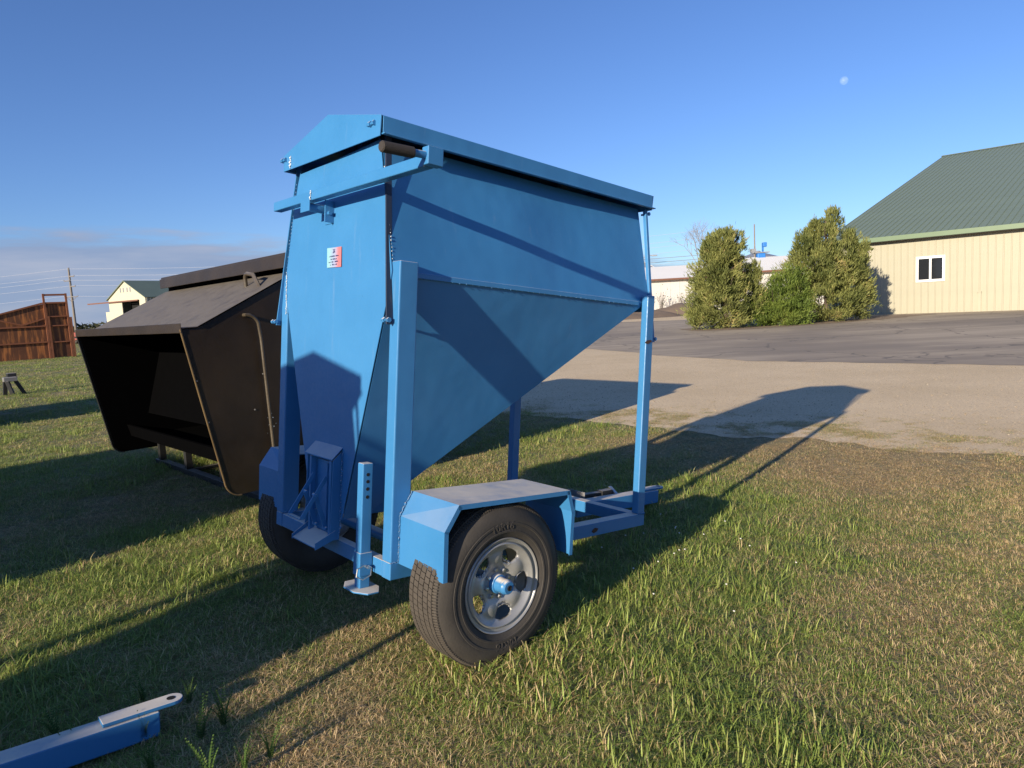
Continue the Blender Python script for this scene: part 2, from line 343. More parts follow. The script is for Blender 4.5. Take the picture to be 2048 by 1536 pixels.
def make_wheel(root, side):          # side +1 right, -1 left: one wheel about its own X axis
    cu = -.3295 if side > 0 else 1.25 + .3295
    w = empty('wheel'); w.parent = root; w.location = LF(cu, .3977, -.0065); w.rotation_euler = (-.10 * side, 0, 0 if side > 0 else math.pi)
    # outer rim flange plane at x = 0, axle towards -x
    R = .388
    prof = [(-.205, .212), (-.222, .235), (-.238, .275), (-.240, .310), (-.226, .350), (-.208, .372), (-.20, R - .010), (-.155, R - .010), (-.11, R - .009), (-.065, R - .010), (-.02, R - .010), (-.012, .372), (.004, .350), (.018, .312), (.017, .300), (.019, .298), (.0185, .288), (.016, .286), (.016, .262), (.0175, .26), (.0165, .252), (.013, .25), (.004, .230), (-.002, .224), (-.012, .212)]
    t = MB().lathe(prof, 96, closed=True).build('tyre', 'rubber', w, smooth=True, ang=30)
    tb = MB(); nb = 88
    rows = [(-.194, -.168, 0), (-.162, -.131, .3), (-.126, -.094, .6), (-.088, -.057, .1), (-.051, -.027, .5)]
    for x0, x1, ph in rows:
        for i in range(nb):
            a0 = (i + ph) / nb * 2 * math.pi; a1 = a0 + 2 * math.pi / nb * .90; sk = .012
            q = []
            for rr in (R - .013, R):
                for (x, a_) in ((x0, a0), (x1, a0 + sk), (x1, a1 + sk), (x0, a1)): q.append((x, rr * math.cos(a_), rr * math.sin(a_)))
            tb.hexa(q)
    for i in range(nb * 2):                     # shoulder ribs
        a0 = i / nb * math.pi; a1 = a0 + .022
        for xs in ((-.027, -.007), (-.212, -.193)):
            q = []
            for dr in (0, 1):
                for (x, a_) in ((xs[0], a0), (xs[1], a0), (xs[1], a1), (xs[0], a1)):
                    rr = (R - .014 - (abs(x - (-.027 if xs[0] > -.1 else -.193)) * .45)) + dr * .010; q.append((x, rr * math.cos(a_), rr * math.sin(a_)))
            tb.hexa(q)
    tag(tb.build('tread', 'tread_rubber', t), kind='stuff')
    if side > 0:
        for body, ang0 in (('10R16', math.radians(101)), ('10R16', math.radians(281))):
            me = text_part(body, .050, .0022); rr = .268; cu_ = []
            for v_ in me.vertices:
                a_ = ang0 - v_.co.x / rr; r2 = rr + v_.co.y
                v_.co = (.0172 + v_.co.z, r2 * math.cos(a_ + 0), r2 * math.sin(a_))
            mkobj('size_lettering', me, t, 'rubber')
    # rim
    rb = MB().lathe([(-.19, .205), (-.02, .196), (-.006, .204), (-.004, .213), (.004, .2165), (.007, .2215), (.003, .2245), (-.006, .2225), (-.008, .214), (-.022, .206), (-.19, .212)], 96, closed=True)
    rim = rb.build('rim', 'rim_silver', w, smooth=True, ang=30)
    nt_, nr = 200, 34; r0, r1 = .036, .199
    def sx(r, a_):
        s_ = (r - r0) / (r1 - r0); x = -.050 + .030 * math.exp(-((r - .045) / .030) ** 2) * 0
        x = -.052 + .022 * (1 - math.exp(-((r - .06) / .035) ** 2)) if r > .06 else -.052
        x += .028 * max(0, (r - .155) / .044) ** 1.6
        k5 = math.cos(5 * a_); x += .008 * max(0, -k5) * math.exp(-((r - .13) / .035) ** 2); return x
    def win(r, a_):
        am = (a_ + math.pi / 5) % (2 * math.pi / 5) - math.pi / 5
        yy = (r - .140) / .032; wv = (.335 + (.05 * yy)); return (abs(am) / wv) ** 3.0 + abs(yy) ** 3.0
    vs_, idx = [], {}
    fs = []; grid = {}
    for i in range(nr + 1):
        for j in range(nt_):
            r = r0 + (r1 - r0) * i / nr; a_ = 2 * math.pi * j / nt_
            grid[i, j] = [r, a_]
    for q in grid.values():                   # snap vertices near a window's edge on to it
        w_ = win(*q)
        if .45 < w_ < 1.75:
            am = (q[1] + math.pi / 5) % (2 * math.pi / 5) - math.pi / 5; s_ = w_ ** (-1 / 3.)
            if .82 < s_ < 1.22: q[1] += am * (s_ - 1); q[0] = .140 + (q[0] - .140) * s_
    for (i, j), (r, a_) in grid.items():
        idx[i, j] = len(vs_); vs_.append((sx(r, a_), r * math.cos(a_), r * math.sin(a_)))
    for i in range(nr):
        for j in range(nt_):
            j2 = (j + 1) % nt_; rc = sum(grid[q][0] for q in ((i, j), (i + 1, j), (i, j2), (i + 1, j2))) / 4
            ac = 2 * math.pi * (j + .5) / nt_; am = [grid[q][1] for q in ((i, j), (i + 1, j))]; ac = (sum(am) / 2 + math.pi / nt_)
            if win(rc, ac) < .96: continue
            fs.append((idx[i, j], idx[i, j2], idx[i + 1, j2], idx[i + 1, j]))
    d = MB(); d.add(vs_, fs); disc = d.build('spoke_disc', 'rim_silver', rim, smooth=True, ang=50)
    md = disc.modifiers.new('thick', 'SOLIDIFY'); md.thickness = .014; md.offset = 0
    hub = MB().lathe([(-.08, .001), (-.08, .046), (-.028, .046), (-.022, .043), (-.020, .036), (.010, .034), (.014, .036), (.028, .036), (.032, .033), (.043, .031), (.047, .027), (.047, .001)], 32).build('hub', BL, w, smooth=True, ang=30)
    MB().lathe([(.0475, .013), (.051, .013), (.052, .010), (.050, .008), (.050, .001)], 20).build('grease_cap', 'hole_dark', hub, smooth=True)
    for i in range(8):
        a_ = 2 * math.pi * (i + .4) / 8; y, z = .066 * math.cos(a_), .066 * math.sin(a_)
        MB().lathe([(-.054, .011), (-.036, .011), (-.030, .008), (-.029, .001)], 6, (0, y, z)).build('lug_nut', 'zinc', rim)
    return w

def weld(parent, pts, n, s=.006, mat='weld'):
    mb = MB(); pts = [Vector(q) for q in pts]
    for i in range(n):
        t = i / max(1, n - 1) * (len(pts) - 1); j = min(int(t), len(pts) - 2); q = pts[j].lerp(pts[j + 1], t - j) + Vector((random.uniform(-1, 1), random.uniform(-1, 1), random.uniform(-1, 1))) * s * .5
        r = s * random.uniform(.45, 1.1); e = random.uniform(1, 2.2)
        mb.add([q + Vector((r, 0, 0)), q - Vector((r, 0, 0)), q + Vector((0, r, 0)), q - Vector((0, r, 0)), q + Vector((0, 0, r * e)), q - Vector((0, 0, r * e))],
               [(0, 2, 4), (2, 1, 4), (1, 3, 4), (3, 0, 4), (2, 0, 5), (1, 2, 5), (3, 1, 5), (0, 3, 5)])
    return tag(mb.build('weld_bead', mat, parent, smooth=True, ang=180), kind='stuff')

def make_feeder(tongue_end, first, tu=.625):
    root = empty('feed_trailer')
    def P(fn, name, mat=BL, parent=root, bevel=.004, **kw):
        mb = MB(); fn(mb); return mb.build(name, mat, parent, bevel, **kw)
    # ---- frame
    P(lambda m: FB(m, 0, .075, 0, 1.886, 0, .078), 'frame_rail'); P(lambda m: FB(m, 1.175, 1.25, 0, 1.886, 0, .078), 'frame_rail')
    P(lambda m: FB(m, .077, 1.173, .002, .05, .002, .076), 'cross_member'); P(lambda m: FB(m, .077, 1.173, 1.81, 1.884, .002, .076), 'cross_member')
    P(lambda m: FB(m, .077, 1.173, .86, .91, .002, .06), 'cross_member')
    P(lambda m: m.cyl(LF(-.2, .3977, -.0065), LF(1.45, .3977, -.0065), .032), 'axle', bevel=0, smooth=True)
    P(lambda m: FB(m, .01, .065, .28, .52, -.035, -.002), 'axle_mount'); P(lambda m: FB(m, 1.185, 1.24, .28, .52, -.035, -.002), 'axle_mount')
    # ---- posts
    for u0, u1, v0, v1 in ((0, .076, 0, .1), (1.17, 1.25, 0, .1), (0, .05, 1.816, 1.886), (1.195, 1.25, 1.816, 1.886)):
        po = P(lambda m: FB(m, u0 + .0005, u1 - .0005, v0 + .0005, v1 - .0005, .0785, 1.459), 'post', bevel=.006)
        if first:
            um = 0.0 if u0 == 0 else u1
            weld(po, [LF(u0, v0, .079), LF(u0, v1, .079)], 16, .005, BL)
    # ---- hopper
    hw = lambda z: .57 - (z - 1.40) * .222 if z > 1.40 else .17 + (z - .19) * .3306
    c_ = .625
    zs = [.19, .6, 1.0, 1.40, 1.6, 1.8, 2.005]
    right = [(c_ - hw(z), z) for z in zs]; left = [(c_ + hw(z), z) for z in zs[::-1]]
    def front(m):
        nu, nz_ = 14, 24; bowed = []
        for side_v in (-.0065, -.0025):
            for i in range(nz_ + 1):
                z = .19 + (2.03 - .19) * i / nz_
                for j in range(nu + 1):
                    t = j / nu; u = c_ - hw(z) + 2 * hw(z) * t; bow = .012 * math.sin(math.pi * t * .8) * max(0, (z - 1.75) / .25) ** 1.5 + .004 * math.sin(math.pi * t) * math.sin((z - .2) * 2.6)
                    zz = z - (.022 * t if i == nz_ else 0); bowed.append(LF(u, side_v + bow, zz))
        n1 = (nu + 1) * (nz_ + 1); fs = []
        g = lambda s_, i, j: s_ * n1 + i * (nu + 1) + j
        for s_ in (0, 1):
            for i in range(nz_):
                for j in range(nu): fs.append((g(s_, i, j), g(s_, i, j + 1), g(s_, i + 1, j + 1), g(s_, i + 1, j)))
        for i in range(nz_):
            for j in (0, nu): fs.append((g(0, i, j), g(0, i + 1, j), g(1, i + 1, j), g(1, i, j)))
        for j in range(nu):
            for i in (0, nz_): fs.append((g(0, i, j), g(0, i, j + 1), g(1, i, j + 1), g(1, i, j)))
        m.add(bowed, fs)
    fp = P(front, 'front_panel', bevel=0, smooth=True, ang=40)
    for s in (-1, 1):
        A = lambda z, v, e=0: LF(c_ + s * (hw(z) + e), v, z)
        def up(m):                                    # upper side sheet, gently oil-canned
            nu, nz_ = 22, 8; q = []
            for e0 in (0, .004):
                for i in range(nz_ + 1):
                    for j in range(nu + 1):
                        z = 1.40 + (2.03 - 1.40) * i / nz_; v = .004 + (1.895 + .03 * (z - 1.4)) * j / nu
                        b = .010 * math.sin(math.pi * j / nu) * math.sin(math.pi * i / nz_) * math.sin(j * .55) + .012 * math.sin(math.pi * j / nu) * (i / nz_) ** 3
                        q.append(A(z, v, -e0 - b))
            n1 = (nu + 1) * (nz_ + 1); fs = []; g = lambda s_, i, j: s_ * n1 + i * (nu + 1) + j
            for s_ in (0, 1):
                for i in range(nz_):
                    for j in range(nu): fs.append((g(s_, i, j), g(s_, i, j + 1), g(s_, i + 1, j + 1), g(s_, i + 1, j)))
            for i in range(nz_):
                for j in (0, nu): fs.append((g(0, i, j), g(0, i + 1, j), g(1, i + 1, j), g(1, i, j)))
            for j in range(nu):
                for i in (0, nz_): fs.append((g(0, i, j), g(0, i, j + 1), g(1, i, j + 1), g(1, i, j)))
            m.add(q, fs)
        P(up, 'upper_side_panel', bevel=0, smooth=True, ang=40)
        P(lambda m: m.prism([A(1.398, .004), A(1.398, 1.838), A(.19, .12), A(.19, .004)], (s * .0045, 0, 0)), 'lower_side_panel', bevel=0)
        tr = P(lambda m: m.hexa([A(1.392, .101, .012), A(1.392, .101, -.012), A(1.392, 1.785, -.012), A(1.392, 1.785, .012), A(1.418, .101, .012), A(1.418, .101, -.006), A(1.418, 1.785, -.006), A(1.418, 1.785, .012)]), 'seam_angle', bevel=.003)
        if first and s < 0: weld(tr, [A(1.392, .12, .013), A(1.392, 1.75, .013)], 40, .003, BL)
    P(lambda m: m.prism([LF(c_ - hw(.19), .12, .192), LF(c_ + hw(.19), .12, .192), LF(c_ + hw(1.395), 1.838, 1.397), LF(c_ - hw(1.395), 1.838, 1.397)], (0, -.003, .004)), 'sloped_floor', bevel=0)
    P(lambda m: m.prism([LF(c_ - hw(1.40), 1.892, 1.36), LF(c_ + hw(1.40), 1.892, 1.36), LF(c_ + hw(2.02), 1.91, 2.02), LF(c_ - hw(2.02), 1.91, 2.02)], (0, .004, 0)), 'rear_panel', bevel=0)
    # ---- lid
    lid = empty('lid'); lid.parent = root
    for s in (-1, 1):
        e = lambda d: c_ + s * d
        P(lambda m: m.prism([LF(e(.512), -.05, 2.108), LF(e(.512), 1.96, 2.108), LF(e(.001), 1.96, 2.22), LF(e(.001), -.05, 2.22)], (0, 0, .004)), 'lid_sheet', parent=lid, bevel=0)
        P(lambda m: FB(m, e(.512), e(.517), -.045, 1.955, 2.035, 2.11), 'lid_flange', parent=lid, bevel=.0015)
        P(lambda m: FB(m, e(.505), e(.530), -.047, 1.975, 2.028, 2.0345), 'lid_lip', parent=lid, bevel=.0015)
        for j in range(5): P(lambda m: m.beam(LF(e(.50), .25 + .35 * j, 2.095), LF(e(.03), .25 + .35 * j, 2.20), .03, .02), 'lid_stiffener', parent=lid, bevel=0)
    for v0 in (-.057, 1.96):
        P(lambda m: m.prism([LF(c_ - .508, v0, 2.02), LF(c_ + .515, v0, 2.025), LF(c_ + .515, v0, 2.112), LF(c_, v0, 2.226), LF(c_ - .515, v0, 2.112)], (0, .006, 0)), 'lid_end_plate', parent=lid, bevel=.001)
    # ---- lid arms with bolts
    for s in (-1, 1):
        for v0, v1 in ((-.047, -.012), (1.925, 1.955)):
            ut, ub = c_ + s * .475, c_ + s * (.575 if v0 < 0 else .60)
            if v0 < 0 and s > 0:
                v0, v1, ub = .015, .045, c_ + .640; ut = c_ + .49
            if s < 0 and v0 < 0: v0, v1, ub, ut = .002, .034, c_ - .582, c_ - .455
            if v0 < 1: ar = P(lambda m: m.hexa([LF(ub - .004, v0 - .04, 1.17), LF(ub + .004, v0 - .04, 1.17), LF(ub + .004, v1 - .04, 1.17), LF(ub - .004, v1 - .04, 1.17), LF(ut - .004, v0, 2.13 - .03), LF(ut + .004, v0, 2.10), LF(ut + .004, v1, 2.10), LF(ut - .004, v1, 2.10)]), 'lid_arm', 'arm_shade' if s < 0 else BL, bevel=.0015)
            else: ar = P(lambda m: m.hexa([LF(ub - .010, v0 - .03, 1.17), LF(ub + .010, v0 - .03, 1.17), LF(ub + .010, v1 - .03, 1.17), LF(ub - .010, v1 - .03, 1.17), LF(ut - .012, v0, 2.02), LF(ut + .012, v0, 2.02), LF(ut + .012, v1 - .01, 2.02), LF(ut - .012, v1 - .01, 2.02)]), 'lid_arm', bevel=.0015)
            for (uu, vv, zz) in ((ut, -.062 if v0 < 1 else v1 + .01, 2.085 if v0 < 1 else 2.0), (ub, -.03 if v0 < 1 else 1.93, 1.19)):
                def bolt(m):
                    m.cyl(LF(uu - .012, vv, zz), LF(uu + .052, vv, zz), .0065, 8); m.cyl(LF(uu + .018, vv, zz), LF(uu + .032, vv, zz), .0135, 6); m.cyl(LF(uu - .014, vv, zz), LF(uu - .006, vv, zz), .0125, 6)
                P(bolt, 'bolt', 'zinc' if not first else BL, ar, 0)
    # ---- opening lever on the front
    lev = P(lambda m: FB(m, -.355, 1.085, -.133, -.086, 1.786, 1.834), 'lever_bar', bevel=.004)
    P(lambda m: FB(m, -.400, -.356, -.145, -.072, 1.787, 1.858), 'lever_socket', parent=lev, bevel=.003)
    P(lambda m: m.cyl(LF(-.375, -.145, 1.824), LF(-.372, -.335, 1.815), .015), 'lever_pipe', parent=lev, bevel=0, smooth=True)
    P(lambda m: m.tube([LF(-.3735, -.196, 1.8215), LF(-.373, -.20, 1.8213), LF(-.371, -.335, 1.815), LF(-.371, -.340, 1.8148)], [.019, .022, .022, .018], 18), 'grip', 'grip_rubber', lev, 0, smooth=True)
    P(lambda m: FB(m, .635, .735, -.139, -.1335, 1.735, 1.83), 'lever_tab', parent=lev, bevel=.001)
    P(lambda m: m.cyl(LF(.665, -.133, 1.758), LF(.665, -.012, 1.758), .022), 'pivot_tube', parent=lev, bevel=0, smooth=True)
    def brk(m): FB(m, .62, .71, -.014, -.0085, 1.69, 1.80); FB(m, .62, .628, -.06, -.0145, 1.69, 1.80)
    P(brk, 'lever_bracket', bevel=.001)
    P(lambda m: m.cyl(LF(.60, -.04, 1.735), LF(.66, -.04, 1.735), .010, 8), 'bolt', bevel=0)
    # ---- discharge chute with slide gate and linkage
    ch = empty('chute'); ch.parent = root
    P(lambda m: m.prism([LF(.768, .0, .552), LF(.768, -.062, .49), LF(.468, -.062, .49), LF(.468, .0, .552)], (0, 0, .006)), 'chute_cap', parent=ch, bevel=.001)
    def cheek(u):
        return lambda m: m.prism([LF(u, -.007, .53), LF(u, -.052, .49), LF(u, -.058, .085), LF(u, -.007, .085)], (.006, 0, 0))
    P(cheek(.478), 'chute_cheek', parent=ch, bevel=.001); P(cheek(.760), 'chute_cheek', parent=ch, bevel=.001)
    P(lambda m: FB(m, .482, .50, -.058, -.03, .085, .485), 'gate_guide', parent=ch, bevel=.001); P(lambda m: FB(m, .70, .718, -.058, -.03, .085, .485), 'gate_guide', parent=ch, bevel=.001)
    P(lambda m: FB(m, .505, .695, -.022, -.016, .10, .47), 'slide_gate', parent=ch, bevel=.001)
    P(lambda m: FB(m, .575, .58, -.030, -.0225, .12, .46), 'gate_rib', parent=ch, bevel=.001)
    def tray(m):
        m.prism([LF(.755, -.03, .10), LF(.735, -.135, .055), LF(.48, -.135, .055), LF(.48, -.03, .10)], (0, 0, .006))
        m.prism([LF(.474, -.03, .135), LF(.474, -.138, .085), LF(.474, -.138, .05), LF(.474, -.03, .09)], (.005, 0, 0))
        m.prism([LF(.755, -.03, .135), LF(.737, -.138, .075), LF(.737, -.138, .05), LF(.755, -.03, .09)], (.005, 0, 0))
    P(tray, 'spout_tray', parent=ch, bevel=.001)
    def ulever(m):
        for u in (.53, .665): m.beam(LF(u, -.055, .40), LF(u, -.185, .20), .006, .022, (1, 0, 0) if False else (0, 1, 0))
        m.beam(LF(.527, -.185, .20), LF(.668, -.185, .20), .022, .006)
    P(ulever, 'gate_lever', parent=ch, bevel=.001)
    for u in (.542, .652):
        lk = P(lambda m: m.beam(LF(u, -.11, .31), LF(u, -.045, .13), .006, .024, (0, 1, 0)), 'link_bar', parent=ch, bevel=.001)
        for q in (LF(u, -.11, .31), LF(u, -.05, .135)): P(lambda m: m.cyl(q - Vector((.02, 0, 0)), q + Vector((.02, 0, 0)), .009, 8), 'bolt', parent=lk, bevel=0)
    if first:
        weld(ch, [LF(.462, -.008, .53), LF(.466, -.008, .12)], 46, .006, BL)
        wl_ = weld(fp, [LF(c_ - hw(1.9) - .002, .002, 1.9), LF(c_ - hw(1.47) - .002, .002, 1.47)], 26, .0035)
        weld(fp, [LF(1.172, -.009, 1.47), LF(1.165, -.009, 1.235)], 44, .0045); weld(fp, [LF(c_ + hw(1.95) + .002, -.008, 1.95), LF(c_ + hw(1.48), -.008, 1.48)], 26, .004, BL)
        weld(lev, [LF(-.357, -.136, 1.79), LF(-.357, -.136, 1.835)], 10, .005); weld(lev, [LF(.632, -.137, 1.79), LF(.632, -.137, 1.83)], 8, .005); weld(lid, [LF(1.05, -.06, 2.035), LF(1.05, -.06, 2.09)], 10, .007)
    # ---- drop leg
    jk = empty('drop_leg'); jk.parent = root
    P(lambda m: FB(m, .155, .218, -.068, -.002, -.012, .098), 'sleeve', parent=jk, bevel=.003)
    inn = P(lambda m: FB(m, .161, .212, -.062, -.009, -.071, .52), 'inner_tube', parent=jk, bevel=.004)
    for z in (.468, .435, .40, .362): P(lambda m: m.cyl(LF(.1615, -.036, z), LF(.1600, -.036, z), .0085, 14), 'pin_hole_disc', 'hole_dark', inn, 0)  # dark discs paint the shade of holes that are not cut
    P(lambda m: m.prism([LF(.19 + .118 * math.cos(math.pi / 8 + i * math.pi / 4), -.035 + .075 * math.sin(math.pi / 8 + i * math.pi / 4), -.078) for i in range(8)], (0, 0, .008)), 'foot_plate', parent=jk, bevel=.002)
    pin = P(lambda m: m.cyl(LF(.125, -.036, .035), LF(.245, -.036, .035), .007, 10), 'lock_pin', 'zinc', jk, 0, smooth=True)
    P(lambda m: m.tube([LF(.135, -.036 + a_, .035 + b_) for a_, b_ in ((-.02, .012), (-.055, .0), (-.06, -.035), (-.025, -.055), (.015, -.04), (.02, -.005), (.0, .008))], .003, 6), 'wire_clip', 'zinc', pin, 0, smooth=True)
    # ---- fenders and wheels
    for s in (1, -1):
        uo, ui = (-.35, -.001) if s > 0 else (1.60, 1.251)
        pr = [(.0375, .078), (.035, .296), (.108, .405), (.80, .398), (.84, .285), (.834, .07)]
        pr_in = [(.042, .074), (.044, .296), (.108, .405), (.80, .398), (.84, .285), (.834, .07)]
        fd = MB(); th = .005
        for (a, b), (a2, b2) in zip(zip(pr, pr[1:]), zip(pr_in, pr_in[1:])):
            n_ = Vector((0, -(b[1] - a[1]), (b[0] - a[0]))).normalized() * th
            if n_.z < 0 and abs(n_.y) < .001: n_ = -n_
            fd.prism([LF(uo, *a), LF(uo, *b), LF(ui, *b2), LF(ui, *a2)], -n_)
        fo = fd.build('fender', BL, root)
        lip = MB()
        for a, b in zip(pr, pr[1:]):
            d_ = Vector((b[0] - a[0], b[1] - a[1])).normalized(); nn = Vector((d_.y, -d_.x)) * .022
            lip.prism([LF(uo, *a), LF(uo, *b), LF(uo, b[0] + nn.x, b[1] + nn.y), LF(uo, a[0] + nn.x, a[1] + nn.y)], (s * .004, 0, 0))
        lip.build('fender_lip', BL, fo)
        if first and s > 0: weld(fo, [LF(-.004, .040, .08), LF(-.004, .038, .296), LF(-.004, .10, .402)], 60, .0045, BL)
        make_wheel(root, s)
    # ---- tongue
    tg = P(lambda m: FB(m, tu - .05, tu + .05, 1.888, tongue_end - .10, -.072, .028), 'tongue', bevel=.006)
    te = tongue_end
    poly = [LF(tu - .04, te - .30, .030), LF(tu + .04, te - .30, .030)] + [LF(tu + .04 * math.cos(a_), te - .04 + .04 * math.sin(a_), .030) for a_ in [i * math.pi / 10 for i in range(11)]]
    cp = P(lambda m: m.prism(poly, (0, 0, .016)), 'coupler_plate', parent=tg, bevel=.003)
    P(lambda m: m.cyl(LF(tu, te - .045, .0450), LF(tu, te - .045, .0466), .017, 20), 'coupler_hole_disc', 'hole_dark', cp, 0)  # dark disc on the plate, painting the shade of an uncut hole
    if first:
        fj = empty('folded_jack'); fj.parent = root
        P(lambda m: m.beam(LF(.735, 2.06, .02), LF(.735, 2.44, .02), .05, .05), 'jack_tube', 'black_paint', fj, .006)
        P(lambda m: m.prism([LF(.66, 2.05, -.03), LF(.83, 2.05, -.03), LF(.83, 2.05, .075), LF(.66, 2.05, .075)], (0, .006, 0)), 'jack_foot', 'grey_steel', fj, .001)
        P(lambda m: FB(m, .705, .765, 2.30, 2.42, -.012, .052), 'jack_collar', 'black_paint', fj, .004)
        P(lambda m: m.beam(LF(.68, 2.45, .0), LF(.78, 2.47, .05), .03, .03), 'jack_crank', 'zinc', fj, .003)
        # decal on the front panel
        dc = MB().prism([LF(.526, -.0125, 1.462), LF(.676, -.0125, 1.466), LF(.680, -.0125, 1.567), LF(.528, -.0125, 1.563)], (0, .001, 0)).build('decal', 'decal_ground', root)
        # printed lines too small to read: rows of broken strokes, and a small emblem
        mb = MB()
        for z, n_, half in ((1.518, 16, .052), (1.503, 10, .034), (1.489, 17, .054), (1.475, 11, .037)):
            for i in range(n_):
                if random.random() < .14: continue
                u = .602 + half - 2 * half * i / n_; h_ = random.uniform(.0035, .0075)
                FB(mb, u, u - .0036, -.0142, -.0136, z, z + h_)
        mb.build('decal_lines', 'decal_text', dc)
        mb = MB(); FB(mb, .592, .616, -.0142, -.0136, 1.5535, 1.556); FB(mb, .597, .609, -.0142, -.0136, 1.540, 1.551); FB(mb, .606, .615, -.0142, -.0136, 1.536, 1.542); FB(mb, .593, .600, -.0142, -.0136, 1.538, 1.545)
        mb.build('decal_emblem', 'decal_ink', dc)
        P(lambda m: m.prism([LF(-.0012, 1.80 + a_, 1.16 + b_) for a_, b_ in ((0, 0), (.03, -.006), (.075, .012), (.06, .022), (.02, .016))], (.0008, 0, 0)), 'rust_patch', 'rust_dirt', root, 0)
        P(lambda m: m.prism([LF(-.0012, 1.38 + a_, .03 + b_) for a_, b_ in ((0, 0), (.02, -.012), (.05, -.004), (.06, .012), (.03, .02), (.012, .012))], (.0008, 0, 0)), 'rust_patch', 'rust_dirt', root, 0)
    return root
feeder = make_feeder(2.93, True); feeder.matrix_world = feeder_matrix()
tag(feeder, 'light blue steel hopper trailer with gabled lid, seen from its chute end', 'feed trailer', 'blue feed trailers')
# its twin stands behind the photographer: the tongue reaches into the picture and its shadow falls on the hopper
feeder2 = make_feeder(4.71, False, .865)
feeder2.matrix_world = Matrix(((.6651025, .7447158, .055109, -4.55), (-.746752, .6632889, .0490834, -.315), (0, -.0737982, .9972732, -.008), (0, 0, 0, 1)))
tag(feeder2, 'blue trailer whose tongue lies in the grass at the lower left corner', 'feed trailer', 'blue feed trailers')

feeder3 = make_feeder(2.93, False); _d = Vector((.8039, -.5948, 0)) * (-2.98 + 2.89) + Vector((.5948, .8039, 0)) * (-8.7 - 2.62)
feeder3.matrix_world = feeder_matrix(_d)
tag(feeder3, 'blue trailer out of the picture whose shadow darkens the lower left corner', 'feed trailer', 'blue feed trailers')

